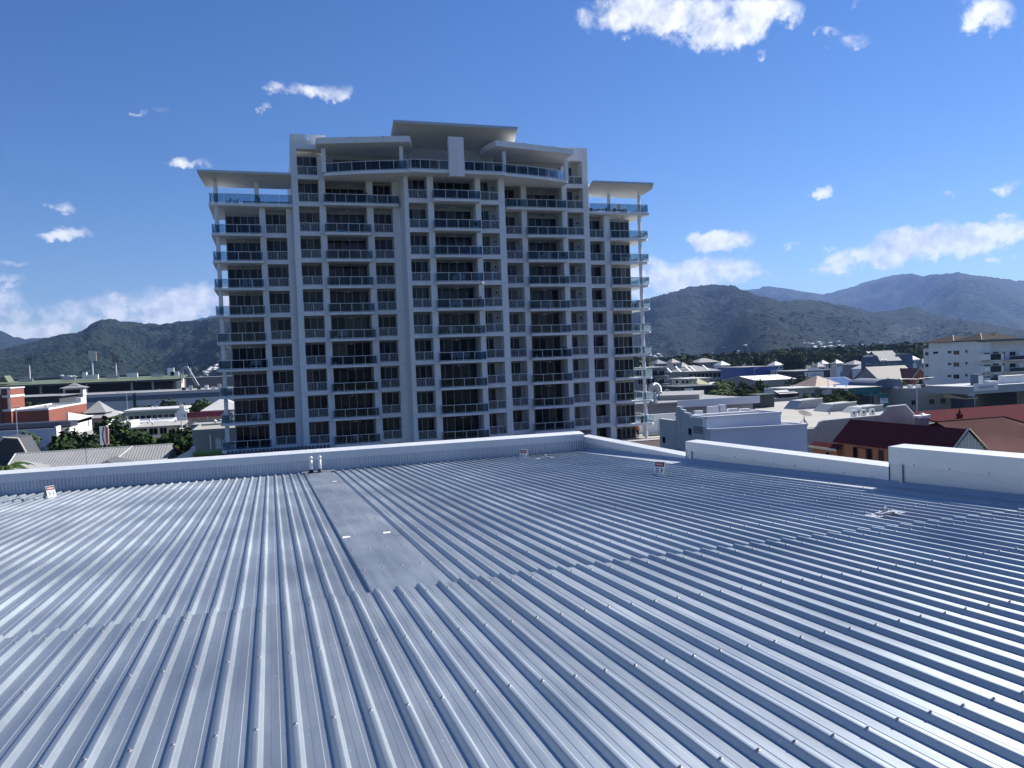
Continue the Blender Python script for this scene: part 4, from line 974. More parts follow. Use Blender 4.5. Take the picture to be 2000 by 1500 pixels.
# ------------------------------------------------------------------ left-hand town
# grey ribbed roof just past the parapet
b = Bld('shop_building', 'long low building with a pale grey ribbed hip roof and TV aerial', 8, 318, 936, 108, 15, greyw)
b.body()
ez, rh = b.h, atY(200, 876, 116).z-b.h
def ribroof(m, x0, x1, xr0, xr1, y0, ym, z, h, p=.19):
    n = int((x1-x0)/p); 
    for i in range(n):
        xa = x0+(x1-x0)*i/n; xb = xa+p*.28
        def top(x): return 1.0
        # clip by hips
        def yt(x):
            t = 1.0
            if x < xr0: t = min(t, (x-x0)/(xr0-x0))
            if x > xr1: t = min(t, (x1-x)/(x1-xr1))
            return t
        ta, tb = yt(xa), yt(xb)
        if max(ta, tb) < .03: continue
        ta = tb = min(ta, tb)
        e = .045
        m.add([(xa, y0, z+e), (xb, y0, z+e), (xb, y0+(ym-y0)*tb, z+h*tb+e), (xa, y0+(ym-y0)*ta, z+h*ta+e), (xa-.02, y0, z), (xb+.02, y0, z), (xb+.02, y0+(ym-y0)*tb, z+h*tb), (xa-.02, y0+(ym-y0)*ta, z+h*ta)],
              [(0, 1, 2, 3), (1, 5, 6, 2), (0, 3, 7, 4), (0, 4, 5, 1)])
m = MB(); x0, x1 = -.5, b.w+.3
xr0 = hit(30, 889, Vector((b.A.x, 116, 0)), (1, 0)); xr1 = hit(338, 869, Vector((b.A.x, 116, 0)), (1, 0))
m.add([(x0, -.5, ez), (x1, -.5, ez), (xr1, 8, ez+rh), (xr0, 8, ez+rh), (xr1, 16, ez), (x0, 16, ez)], [(0, 1, 2, 3), (4, 5, 3, 2), (5, 0, 3)])
m.add([(b.w, 0, ez-.1), (xr1-.2, 15, ez-.1), (xr1-.2, 8, ez+rh-.1)], [(0, 1, 2)])
b.part('roof', m, roofgrey)
m = MB(); ribroof(m, x0, b.w+.2, xr0, b.w+.1, -.5, 8, ez+.002, rh, .36); stuff(b.part('roof_ribs', m, roofgrey))
m = MB(); m.tube([(xr0, 8, ez+rh+.03), (xr1, 8, ez+rh+.03)], .09); m.tube([(x0, -.5, ez+.03), (xr0, 8, ez+rh+.03)], .08); m.tube([(b.w*.60, -.5, ez+.06), (b.w*.74, 8, ez+rh+.06)], .08); b.part('ridge_capping', m, roofpale)
# front hips of the same building
pz = atY(62, 904, 104).z; u1 = b.u(10, 905); u2 = b.u(88, 905); m = MB(); m.hip(u1, u2, -6, 1.5, pz-1.0, 1.0, .2, along='y', frac=.9); b.part('porch_roof', m, roofgrey); b.part('porch_wall', MB().box(u1+.2, u2-.2, -5.8, 0, 0, pz-1.13), greyw)
pz = atY(222, 897, 104).z; u1 = b.u(196, 905); u2 = b.u(252, 905); m = MB(); m.hip(u1, u2, -6, 1.5, pz-.9, .9, .2, along='y', frac=.8); b.part('porch_roof', m, roofdark); b.part('porch_wall', MB().box(u1+.2, u2-.2, -5.8, 0, 0, pz-1.03), darkwall)
A = atY(169, 905, 109); t = thing('tv_aerial', 'thin TV aerial mast on the grey ribbed roof', 'aerial', (A.x, 109, A.z-.7)); t.scale = (1.1, 1.1, 1.1)
obj('mast', MB().cyl((0, 0, 0), (0, 0, 3.0), .03, n=6), darkwall, t); m = MB(); m.tube([(-.75, 0, 2.35), (.75, 0, 2.45)], .02)
for i in range(6): m.tube([(-.6+i*.24, -.3, 2.4), (-.6+i*.24, .3, 2.4)], .012)
obj('antenna_bar', m, darkwall, t)
# dark grey gabled corner building
b = Bld('corner_building', 'charcoal building with a pale coping on its cut-off gable', -70, 36, 863, 122, 6, darkwall)
b.body(h=b.h-2.6)
m = MB(); w = b.w; zt = b.h; pr = [(0, zt-2.6), (w+1.2, zt-2.6), (w, zt), (w*.72, zt+.25), (w*.45, zt-1.6), (0, zt-2.2)]; m.ext(pr, 'y', 0, 6); b.part('gable_wall', m, darkwall)
m = MB(); m.tube([(w+1.3, -.05, zt-3), (w, -.05, zt+.05), (w*.72, -.05, zt+.3), (w*.45, -.05, zt-1.55)], .14, 6); b.part('coping', m, cream)
# long white shop with louvred roof screen
b = Bld('white_shop', 'long white shop with louvred plant screen and a tall sunlit side wall', -90, 107, 847, 140, 9, bluewhite)
b.flat(roofgrey, ph=.2)
zs = b.z(60, 829); m_ = []
for i in range(5): b.part('louvre', MB().box(b.u(-80), b.u(131, 835)-.0, 3.0+.02*i, 3.12+.02*i, b.h+.15+i*(zs-b.h)/5, b.h+.15+(i+.62)*(zs-b.h)/5), shedband)
for i in range(9): b.part('louvre_post', MB().box(-6+i*3, -5.9+i*3, 3.14, 3.24, b.h-.2, zs), darkwall)
b.part('plant_room', MB().box(0, b.w+1.5, 3.3, 8.8, b.h-.2, zs-.05), navy)
m = MB(); y1 = 12.5
m.add([(b.w+.02, 0, 0), (b.w+.26, 0, 0), (b.w+.26, 26, 0), (b.w+.02, 26, 0), (b.w+.02, 0, b.h+.2), (b.w+.26, 0, b.h+.2), (b.w+.26, 26, b.h+.4), (b.w+.02, 26, b.h+.4)], [(0, 3, 2, 1), (4, 5, 6, 7), (0, 1, 5, 4), (1, 2, 6, 5), (2, 3, 7, 6), (3, 0, 4, 7)])
m.add([(b.w+.02, 8, b.h-.2), (b.w+.26, 8, b.h-.2), (b.w+.26, 26, b.h-.2), (b.w+.02, 26, b.h-.2), (b.w+.02, 8, b.h+2.1), (b.w+.26, 8, b.h+2.1), (b.w+.26, 26, b.h+.5), (b.w+.02, 26, b.h+.5)], [(0, 3, 2, 1), (4, 5, 6, 7), (0, 1, 5, 4), (1, 2, 6, 5), (2, 3, 7, 6), (3, 0, 4, 7)])
b.part('side_wall', m, whitep)
m = MB(); m.box(b.w+.3, b.w+9, -.5, 22, 0, b.h-2.2); b.part('annex_wall', m, darkwall); m = MB(); m.box(b.w-.6, b.w+9.3, -.8, 22.3, b.h-2.19, b.h-2.0); b.part('annex_roof', m, mauve)
m = MB(); m.box(b.w-.6, b.w+4.4, -1.15, -.9, b.h-3.2, b.h-2.1); aw = b.part('awning_fascia', m, greyw)
text('ARG', .75, slate, 'lettering', b.t, (b.w+1.8, -1.17, b.h-2.65), (math.pi/2, 0, 0))
for u_ in (70, 92): b.win(b.u(u_, 875), 1.2, 2.4, 2.4, gl=glassA)
m = MB(); u_ = b.u(74, 870); m.box(u_, u_+.2, -.5, -.3, 0, b.h-2.6); m.box(u_+1.5, u_+1.7, -.5, -.3, 0, b.h-2.6); m.box(u_, u_+1.7, -.5, -.3, b.h-2.8, b.h-2.6); b.part('door_frame', m, whitep)
# red brick building
b = Bld('brick_building', 'red brick building with white bands on its stair tower and flat roof', 10, 95, 801, 186, 36, brick_r)
b.flat(roofgrey, whitep, ph=.35, t=.16)
A = b.u(-60, 760); w2 = b.u(24, 760); zt = b.z(10, 757)
b.part('tower_wall', MB().box(A, w2, -1.6, 8, 0, zt-.25), brick_r); b.part('tower_coping', MB().box(A, w2+.15, -1.75, 8.15, zt-.25, zt), whitep)
for py in (773, 800): z_ = b.z(10, py); b.part('white_band', MB().box(A, w2+.06, -1.68, 8.06, z_-.35, z_+.1), whitep)
for px in (8, 24): u_ = b.u(px, 790); b.part('white_strip', MB().box(u_-.35, u_+.05, -1.70, -1.5, b.z(10, 800), zt-.2), whitep)
b.part('downpipe', MB().cyl((b.u(7, 800), -1.8, 0), (b.u(7, 800), -1.8, b.z(7, 770)), .28, n=8), rusty)
b.part('plant_box', MB().box(b.w*.86, b.w*1.0, 30, 33, b.h, b.h+1.2), whitep)
for i in range(2): b.part('roof_hatch', MB().prism([(b.w+.2+i*1.5, 26), (b.w+1.4+i*1.5, 26), (b.w+1.4+i*1.5, 29), (b.w+.2+i*1.5, 29)], 0, [b.h*.6]*4), greyw)
# grey hip roofed hall with cupola
b = Bld('hall', 'hall with a grey hip roof and louvred roof lantern beyond the brick building', -120, 116, 783, 238, 30, darkwall)
b.hip(roofgrey, atY(60, 772, 250).z-b.h, .8)
u_ = b.u(88, 770)+2; yl = 22; z_ = atY(100, 772, 262).z
b.part('lantern', MB().box(u_-2.6, u_+2.6, yl, yl+4.5, z_-4, z_+2.0), shedgrey); b.part('lantern_louvre', MB().box(u_-2.0, u_+2.0, yl-.1, yl, z_+.2, z_+1.5), dark_m); b.part('lantern_panel', MB().box(u_+2.6, u_+2.75, yl+.2, yl+4.2, z_-.5, z_+1.9), whitep)
m = MB(); m.hip(u_-2.6, u_+2.6, yl, yl+4.5, z_+2.0, 1.0, .8); b.part('lantern_roof', m, roofgrey); m = MB(); m.hip(u_-1.1, u_+1.1, yl+1.2, yl+3.3, z_+2.7, .8, .3); b.part('lantern_cap', m, roofgrey)
# beige house with stacked hip roofs
b = Bld('house', 'beige house with two stacked grey hip roofs behind the dark trees', 155, 203, 818, 196, 15, tan)
b.hip(roofgrey, 1.7, 1.0); m = MB(); m.hip(1.2, b.w-.8, 3, 12, b.h+1.1, 2.6, .9); b.part('upper_roof', m, roofgrey); b.part('upper_wall', MB().box(1.4, b.w-1, 3.2, 11.8, b.h-.2, b.h+1.1), mauve)
b.part('skylight', MB().prism([(.4, -.2), (2.4, -.2), (2.7, 1.2), (.8, 1.2)], [b.h+.22, b.h+.22, b.h+.60, b.h+.60], [b.h+.27, b.h+.27, b.h+.65, b.h+.65]), whitep)
b.part('side_wing', MB().box(b.w, b.w+.3, 1, 14, 0, b.h-.02), whitep)
for i, u_ in enumerate((.35, .6)): b.win(b.w*u_, b.h-2.2, .9, 1.2)
# green glazed long hall
b = Bld('long_hall', 'long low hall with a pale roof edge and green window band', 246, 358, 802, 205, 14, teal_w)
b.slab(roofpale, .6, .4)
for i in range(9): b.win(.5+i*(b.w-1)/9, b.h-3.6, (b.w-1)/9-.25, 2.2, gl=glassB)
b.part('clerestory', MB().box(-.2, b.w+.2, -.25, -.02, b.h-1.3, b.h-.45), mat('green_glazing', (.16, .23, .22), .2))
b.part('lantern_roof', MB().hip(-5.5, -1.5, 4, 8, b.h-.8, .8, .3), roofpale); b.part('lantern_wall', MB().box(-5.4, -1.6, 4.1, 7.9, 0, b.h-.93), whitep)
# stepped white sign tower beside it
t = thing('sign_tower', 'stepped white blockwork sign structure with a street lamp before it', 'sign', (atY(342, 812, 190).x, 190, 0))
k = 190/FPX
for i, (dx, w, dz) in enumerate(((0, 5, 0), (3, 7, 4), (7, 8, 12), (14, 3, 5), (18, 3, 3))):
    obj('block', MB().box(dx*k*1.05, (dx+w)*k*1.05, -.05*i, .9, 0, atY(342, 807, 190).z+dz*k), whitep, t)
# white two-storey building with two windows
b = Bld('white_house', 'cream two-storey building with two dark windows and a white terrace wall', 268, 345, 834, 152, 12, cream)
b.slab(concrete, .8, .3)
b.wpx(271, 287, 838, 850, 2, glassA); b.wpx(292, 308, 837, 849, 2, glassA); b.wpx(313, 326, 836, 848, 2, glassA)
z_ = b.z(280, 852); b.part('terrace_wall', MB().box(-1.2, b.w*.9, -3.4, -3.1, 0, z_), bluewhite); b.part('terrace_deck', MB().box(-1.0, b.w*.9, -3.1, 0, z_-1.3, z_-1.1), concrete); b.part('side_parapet', MB().box(-2.0, -.85, -.6, 9, 0, b.h+.9), whitep)
b.part('awning', MB().prism([(b.u(294), -4.6), (b.u(314), -4.6), (b.u(314), -3.4), (b.u(294), -3.4)], [z_-1.2]*4, [z_-.9, z_-.9, z_-.1, z_-.1]), leafC)
for i in range(5): b.part('fence_panel', MB().box(b.u(295+i*8.2, 868), b.u(302+i*8.2, 868), -7, -6.9, b.z(300, 872), b.z(300, 866)), whitep)
b = Bld('white_annex', 'low white-roofed building in front of the green glazed hall', 225, 330, 828, 172, 14, bluewhite); b.flat(roofpale, ph=.3)
b.wpx(240, 250, 834, 838)
# shops with painted signs, half hidden by the tower
b = Bld('music_shop', 'shop block with a crimson lettered fascia over tan walls', 366, 450, 817, 168, 16, tan); b.body()
z0_, z1_ = b.z(380, 816), b.z(380, 805); b.part('fascia', MB().box(0, b.w, -.3, 0, z0_, z1_), crimson)
b.part('roof', MB().hip(b.w*.35, b.w+2, 2, 14, z1_+.1, 2.4, .5), roofpale)
text("TENDER EN 'N GOOD", .98, mat('fascia_letter', (.05, .03, .07), .6), 'lettering', b.t, (b.w*.45, -.33, (z0_+z1_)/2), (math.pi/2, 0, 0))
text('MUSIC CITY', .85, shedband, 'lettering', b.t, (b.w*.46, -.06, b.z(380, 821)), (math.pi/2, 0, 0), sx=1.25)
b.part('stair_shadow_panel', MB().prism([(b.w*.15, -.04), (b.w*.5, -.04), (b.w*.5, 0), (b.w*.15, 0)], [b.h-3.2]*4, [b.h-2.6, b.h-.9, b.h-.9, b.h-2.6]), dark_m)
b.part('pilaster', MB().box(b.u(401), b.u(403.5), -.5, 0, 0, z0_+.2), tan)
b = Bld('sign_shop', 'blue-grey shop front with dark music lettering beside the grey box', 372, 455, 830, 140, 9, slate); b.flat(ph=.2); b.b.data.materials[0] = mat('blue_grey_fascia', (.26, .30, .37), .7)
text('TRADE', 1.15, shedband, 'lettering', b.t, (b.u(398, 838), -.03, b.z(398, 838.5)), (math.pi/2, 0, 0), sx=1.2); text('MUSIC', .8, shedband, 'lettering', b.t, (b.u(425, 838), -.03, b.z(425, 837.5)), (math.pi/2, 0, 0), sx=1.2)
b = Bld('grey_box_building', 'plain grey-green rendered box with a door and white downpipe beside the tower', 375, 470, 840, 112, 12, mat('grey_green_render', (.24, .285, .28), .8, var=.08, vscale=.4)); b.flat(ph=.25)
b.part('door', MB().box(b.u(421, 870), b.u(432, 870), -.04, 0, b.z(421, 886), b.z(421, 856)), teal_w); b.part('lintel', MB().box(b.u(417, 850), b.u(434, 850), -.2, 0, b.z(420, 854.5), b.z(420, 853)), greyw)
b.part('downpipe', MB().cyl((b.u(411, 860), -.12, 0), (b.u(411, 860), -.12, b.z(411, 849)), .07, n=8), whitep); b.part('joint_strip', MB().box(0, b.u(411), -.02, 0, b.z(390, 873.3), b.z(390, 872.8)), greyw)
b = Bld('lawn_roof_shed', 'low shed with a bright green roof strip at the foot of the tower', 378, 441, 886, 97, 4, darkwall); b.slab(mat('bright_green_turf', (.16, .24, .045), .9, var=.3), .1, .3)
b = Bld('tiled_verandah', 'low dark tiled verandah roof under the tower balconies', 440, 648, 886, 84, 5, darkwall, pyR=874)
b.body(h=b.h-.9); m = MB()
for i in range(27): m.prism([(i*b.w/27+.03, -1.2), ((i+1)*b.w/27-.05, -1.2), ((i+1)*b.w/27-.05, 2.5), (i*b.w/27+.03, 2.5)], [b.h-1.0, b.h-1.0, b.h-.12, b.h-.12], [b.h-.9, b.h-.9, b.h-.02, b.h-.02])
b.part('tile_row', m, roofdark)
t = thing('white_gate_wall', 'slanting sunlit white wall end beside the grey box building', 'wall', (atY(366, 878, 104).x, 104, 0)); z_ = atY(366, 874, 104).z
obj('wall', MB().prism([(-2.2, 0), (.9, 0), (.9, .3), (-2.2, .3)], 0, [z_-1.6, z_, z_, z_-1.6]), whitep, t); obj('return_wall', MB().box(.6, .95, -3, 0, 0, z_+.1), whitep, t)
# big grey shed
b = Bld('retail_shed', 'very long plain grey shed with a dark band along its top', 112, 470, 774, 300, 40, shedgrey, rot=-2.0); b.slab(roofgrey, .3, .2)
b.part('top_band', MB().box(0, b.w, -.12, 0, b.h-2.6, b.h-.25), shedband); b.part('top_fascia', MB().box(0, b.w, -.16, 0, b.h-.95, b.h-.2), shedgrey); u_ = b.u(261); b.part('joint_cover', MB().box(u_-.45, u_+.45, -.2, 0, 0, b.h), darkwall)
for i in range(7):
    b.part('panel_joint', MB().box(b.w*(i+.5)/7-.04, b.w*(i+.5)/7+.04, -.02, 0, 0, b.h-2.7), darkwall)
for px in (352, 366, 383, 398, 412, 424): u_ = b.u(px, 760); b.part('roof_vent', MB().box(u_-.6, u_+.6, 8, 9.5, b.h, b.h+rnd.uniform(.6, 1.8)), rnd.choice([galv, whitep, darkwall]))
b.part('sign_mark', MB().box(b.u(303), b.u(307), -.03, 0, b.h-3.6, b.h-3.3), shedband)
# stadium grandstand
st = Bld('grandstand', 'long grandstand with a green roof, dark glazed front and white posts', -150, 352, 757, 430, 30, mat('green_lower_roof', (.075, .10, .065), .7), pyR=746)
zt = st.h; zb = st.z(150, 767)
st.part('lower_roof', MB().prism([(0, -6), (st.w, -6), (st.w, 0), (0, 0)], [zb-3.5, zb-3.5, zb-.1, zb-.1], [zb-3.3, zb-3.3, zb+.1, zb+.1]), greenroof); st.part('lower_wall', MB().box(0, st.w, -5.5, 30, 0, zb-3.5), shedgrey)
st.part('glazed_front', MB().box(0, st.w-1, .4, .6, zb, zt-1.5), glassA); st.part('rear_wall', MB().box(0, st.w, 1, 30, zb-4, zt-1), darkwall)
st.part('roof', MB().prism([(0, -4), (st.w+1, -4), (st.w+1, 30), (0, 30)], [zt-1.2, zt-1.2, zt+.7, zt+.7], [zt-.6, zt-.6, zt+1.3, zt+1.3]), greenroof); st.part('gutter', MB().box(0, st.w+1, -4.2, -4, zt-1.5, zt-.7), darkwall)
for px in (25, 81, 171, 259, 300, 343): u_ = st.u(px, 760); st.part('post', MB().box(u_-.7, u_+.2, -.5, .3, zb, zt-1.2), greyw); 
for px in (26, 112, 200, 291):
    u_ = st.u(px, 745); m = MB()
    for i in range(6): m.box(u_+i*1.2, u_+i*1.2+.12, 8, 8.15, zt+.6, zt+3.1)
    m.box(u_, u_+6.2, 8, 8.2, zt+3.0, zt+3.2); m.box(u_, u_+6.2, 8, 8.2, zt+1.8, zt+1.95); m.box(u_+.2, u_+6, 8.4, 10, zt+.8, zt+2.2); st.part('plant_cage', m, galv)
for px, w, h in ((150, 2, 3.0), (160, 5, 1.6), (240, 5, 1.6), (322, 3.2, 3.6), (328, 4, 1.5)): u_ = st.u(px, 742); st.part('roof_box', MB().box(u_, u_+w, 12, 14, zt+1, zt+1.6+h), whitep)
st.part('end_wall', MB().box(st.w-1.5, st.w+.8, -3.5, 12, zb-2, zt-.6), cream)
m = MB(); e = st.w
for s in (0, 1.1): m.tube([(e+s, -3, zt-3), (e+1+s, -3, zt+4), (e+3+s, -3, zt+5.5), (e+8+s, -3, zt-4.5)], .28)
st.part('stair_frame', m, galv)
m = MB(); m.ext([(st.u(-8), zt+1), (st.u(8), zt+4.2), (st.u(16), zt+1)], 'y', 0, 10); st.part('roof_gable', m, greenroof)
b = Bld('stadium_shed', 'dark grey flat-topped shed next to the grandstand', 356, 520, 738, 470, 40, mat('dusk_grey_cladding', (.13, .14, .155), .7)); b.slab(roofgrey, .3, .3)
b = Bld('distant_shed', 'wide dark roof rising behind the grandstand', -80, 340, 745, 640, 60, mat('dusk_blue_cladding', (.10, .115, .135), .7), pyR=733); b.slab(roofdark, .5, .5)
for i, (px, pyT, pyM, pyB, Y, lit, lab) in enumerate(((57, 694, 711, 742, 520, 0, 'floodlight tower with a dark lamp frame over the grandstand roof, standing alone'), (180, 687, 705, 735, 500, 1, 'floodlight tower with pale sunlit lamp panels over the grandstand'), (226, 693, 708, 735, 560, 0, 'floodlight tower with a dark leaning lamp frame near the sunlit one'), (372, 711, 716, 730, 900, 0, 'small far mast beyond the grandstand end'))):
    A = atY(px, pyM, Y); T = atY(px, pyT, Y).z; t = thing('floodlight_tower', lab, 'floodlight', (A.x, Y, 0)); k = Y/FPX
    obj('mast', MB().cyl((0, 0, 0), (0, 0, A.z), .55, .35, 8), whitep, t)
    if i < 3:
        H_ = T-A.z; 
        for c in range(4): x = -5.2*k+c*3.2*k; obj('lamp_column', MB().prism([(x, -.3), (x+(2.6 if lit else .9)*k, -.3), (x+(2.6 if lit else .9)*k, .3), (x, .3)], [A.z]*4, [T]*4), cream if lit else darkwall, t)
        m = MB()
        for r_ in range(5): m.box(-5.6*k, 5.6*k, -.4, -.25, A.z+H_*r_/4.0, A.z+H_*r_/4.0+.35)
        obj('lamp_frame', m, galv if lit else darkwall, t)
    else: obj('lamp_head', MB().box(-2, 2, -.5, .5, A.z, T), darkwall, t)
lamp(31, 858, 799, 128, 'tall thin light pole before the red brick building', .1); lamp(247, 800, 768, 215, 'street lamp with two arms before the grey shed', 2.0, True); lamp(352, 830, 783, 150, 'street lamp with two arms before the sign tower', 2.2, True)
# tall banner sign
A = atY(203, 833, 122); zb = atY(203, 869, 122).z; t = thing('banner_sign', 'tall white and red banner sign with a black curve among the dark trees', 'sign', (A.x-.5, 122, 0))
obj('panel', MB().box(-.1, 1.02, 0, .18, zb, A.z), white_s, t)
m = MB(); H_ = A.z-zb; vs = []
for i in range(9):
    t_ = i/8; x = .42-.22*math.sin(math.pi*t_); vs += [(x, -.012, zb+H_*t_), (x+.16, -.012, zb+H_*t_)]
m.add(vs, [(2*i, 2*i+1, 2*i+3, 2*i+2) for i in range(8)]); obj('black_curve', m, black_p, t)
m = MB(); m.box(.62, 1.0, -.01, 0, zb+.05, A.z-.05); obj('red_field', m, mat('salmon_print', (.62, .22, .18), .5), t)
for i in range(5): obj('letter_block', MB().box(.70, .92, -.02, -.012, zb+.35+i*.42, zb+.62+i*.42), red_p, t)
for x in (.15, .75): obj('post', MB().cyl((x, .09, 0), (x, .09, zb), .06, n=6), galv, t)
# ------------------------------------------------------------------ right-hand town
# stepped pale building beyond the side parapet
C = atY(1380, 818, 67.2); dF = Vector((1, 0, 0)); dL = Vector((0, 1, 0))
t = thing('stepped_building', 'pale blue-grey rendered building with stepped parapets and roof air conditioners', 'building', (C.x, C.y, 0))
def tier(name, pxc, pyc, Y, pxr, LL, m_, z0=0, dF=dF):
    A = atY(pxc, pyc, Y); L_ = hit(pxr, pyc-8, A, (dF.x, dF.y))
    pl = [A, A+dF*L_, A+dF*L_+dL*LL, A+dL*LL]; q = MB(); q.prism([(p.x, p.y) for p in pl], z0, A.z); obj(name, q, m_, t, wld=True); 
    return A, L_, pl
dF1 = Vector((math.cos(R(-9)), math.sin(R(-9)), 0))
A1, L1, p1 = tier('front_wall', 1387, 843, 66.6, 1576, 6, mat('blue_grey_render', (.60, .64, .74), .8, var=.06, vscale=.5), dF=dF1)
A2, L2, p2 = tier('middle_wall', 1379, 819, 67.6, 1525, 6, mat('blue_grey_render_pale', (.64, .68, .78), .8, var=.06, vscale=.5))
A3, L3, p3 = tier('upper_wall', 1358, 810, 71, 1478, .5, bluewhite)
for A, L_, nm, dF in ((A1, L1, .45, dF1), (A2, L2, .4, dF)):
    q = MB(); pl = [A+dF*.3+dL*.3, A+dF*(L_-.3)+dL*.3, A+dF*(L_-.3)+dL*5.7, A+dF*.3+dL*5.7]; q.prism([(p.x, p.y) for p in pl], A.z+.002, A.z+.03); obj('roof', q, timber if nm == .45 else concrete, t, wld=True)
    q = MB()
    for a, b_ in ((A, A+dF*L_), (A+dF*L_, A+dF*L_+dL*6), (A, A+dL*6)):
        d_ = (b_-a).normalized(); n_ = Vector((d_.y, -d_.x, 0))*.12; pts = [a+n_, b_+n_, b_-n_, a-n_]; q.prism([(p.x, p.y) for p in pts][::-1], A.z-.01, A.z+.28)
    obj('parapet', q, bluewhite, t, wld=True)
# teal side wall, stepping up
def sidew(px0, px1, py, m_=teal_w):
    Xs = A2.x-.02; a = atX(px0, py, Xs-.0); b_ = atX(px1, py, Xs); q = MB(); q.box(Xs-.35, Xs, min(a.y, b_.y), max(a.y, b_.y), 0, max(a.z, b_.z)); obj('side_wall', q, m_, t, wld=True); return a, b_
XS = A2.x; sidew(1378, 1351, 816); sidew(1351.2, 1341, 806.5); sidew(1341.2, 1334, 800); sidew(1334.2, 1325, 794); sidew(1325.2, 1293, 821)
for i in range(4): a = atX(1355, 833+i*3.6, XS-.36); b_ = atX(1373, 833+i*3.6, XS-.36); obj('louvre', MB().box(XS-.42, XS-.36, b_.y, a.y, a.z-.06, a.z+.05), shedband, t, wld=True)
for px, py in ((1348, 843), (1297, 859)): a = atX(px, py, XS-.36); obj('window', MB().box(XS-.40, XS-.355, a.y-.3, a.y+.3, a.z-.35, a.z+.35), glassA, t, wld=True)
bk = atY(1330, 800, 78); obj('rear_wall', MB().box(45.2, 53, 79, 79.4, 0, CZ-8.4), teal_w, t, wld=True); obj('rear_roof', MB().box(45.2, 53, 73.7, 79, CZ-9.9, CZ-9.6), concrete, t, wld=True)
def acunit(x, y, z, rz, label, w=.95, h=1.35, fans=2, group='rooftop air conditioners'):
    o = thing('air_conditioner', label, 'air conditioner', (x, y, z), rz, group)
    obj('casing', MB().box(0, w, 0, .38, .08, h), whitep, o); obj('feet', MB().box(.08, w-.08, .05, .33, 0, .08), galv, o)
    for i in range(fans):
        q = MB(); q.cyl((w*.4, -.01, h*(.28+.45*i) if fans > 1 else h*.5), (w*.4, .01, h*(.28+.45*i) if fans > 1 else h*.5), .25, n=14); obj('fan_grille', q, dark_m, o)
for i, (px, w, h) in enumerate(((1358, 1.0, 1.0), (1384, 1.5, 1.4), (1405, .9, 1.5), (1423, 1.3, 1.0), (1447, 1.2, .9))):
    A = atY(px, 806, 77); acunit(A.x, 77, CZ-9.6, 0, ('air conditioner with a round fan', 'wide louvred air conditioner', 'tall narrow air conditioner', 'low air conditioner', 'plain boxy air conditioner')[i]+' on the stepped pale building', w, h+2.2, 1)
# flat warehouse with swan-neck duct
b = Bld('warehouse', 'flat-roofed warehouse with mauve walls and a raised skylight deck', 1236, 1470, 790, 118, 34, mauve, pyR=783); b.slab(roofgrey, .3, .35)
b.part('raised_deck', MB().prism([(b.w*.36, 6), (b.w*.62, 3), (b.w*1.0, 16), (b.w*.66, 20)], b.h, b.h+.9), roofgrey); b.part('vent_door', MB().box(b.u(1291, 812), b.u(1294, 812), -.04, 0, b.z(1291, 817), b.z(1291, 810)), darkwall)
b.part('parapet', MB().box(b.w*.35, b.w*1.05, -.5, -.25, b.h-1.0, b.h+.25), bluewhite)
A = atY(1287, 785, 117); t = thing('roof_duct', 'large silver swan-neck exhaust duct on the warehouse roof', 'duct', (A.x, 119, b.h)); s_ = .95
q = MB(); pts = [(0, 0, 0), (0, 0, 1.2)]; q.cyl((0, 0, 0), (0, 0, .9), .75, .62, 12); q.cyl((0, 0, .9), (.1, 0, 1.7), .62, .55, 12); obj('duct_base', q, galv, t, True)
q = MB(); n = 10
for i in range(n):
    a0_, a1_ = math.pi*i/n, math.pi*(i+1)/n
    q.cyl((.4-.75*math.cos(a0_)*1-.0, 0, 1.5+1.0*math.sin(a0_)+.5), (.4-.75*math.cos(a1_), 0, 1.5+1.0*math.sin(a1_)+.5), .52, n=12)
q.cyl((1.15, 0, 2.0), (1.15, 0, 1.5), .52, n=12); obj('swan_neck', q, galv, t, True)
q = MB(); q.box(-1.9, -.4, -.5, .5, 1.2, 1.9); q.prism([(-2.3, -.5), (-1.9, -.5), (-1.9, .5), (-2.3, .5)], [1.0, 1.2, 1.2, 1.0], [1.75, 1.9, 1.9, 1.75]); obj('side_hood', q, galv, t)
# big pale flat roof with curved parapets
zt = 10.4; t = thing('shopping_hall', 'beige hall with a broad pale flat roof and curved parapet walls', 'building', (60, 105, 0))
fy = 106; pl = [(atY(1455, 812, fy).x, fy), (atY(1800, 812, fy).x, fy), (atY(1800, 800, fy).x+30, 165), (atY(1480, 800, 165).x, 165)]
zt = atY(1600, 833, fy).z
obj('wall', MB().prism(pl, 0, zt-.3), beige, t, wld=True); obj('roof', MB().prism(pl, zt-.295, zt-.05), flatroof, t, wld=True)
pts = [(1560, 838.5), (1590, 838), (1597, 834), (1602, 825), (1610, 822), (1650, 818), (1720, 811.5), (1727, 808), (1731, 800), (1734, 795), (1770, 791.5), (1800, 826)]
q = MB(); pr = [(atY(x, y, fy-.4).x, atY(x, y, fy-.4).z) for x, y in pts]
lo = [(pr[-1][0], 0), (pr[0][0], 0)]; prof = pr+lo; n = len(prof)
q.add([(x, fy-.4, z) for x, z in prof]+[(x, fy-.02, z) for x, z in prof], [tuple(range(n-1, -1, -1)), tuple(range(n, 2*n))]+[(i, (i+1) % n, (i+1) % n+n, i+n) for i in range(n)]); obj('curved_parapet', q, beige, t, wld=True)
q = MB(); q.tube([(x, fy-.2, z+.03) for x, z in pr], .16, 6); obj('coping', q, teal_w, t, wld=True)
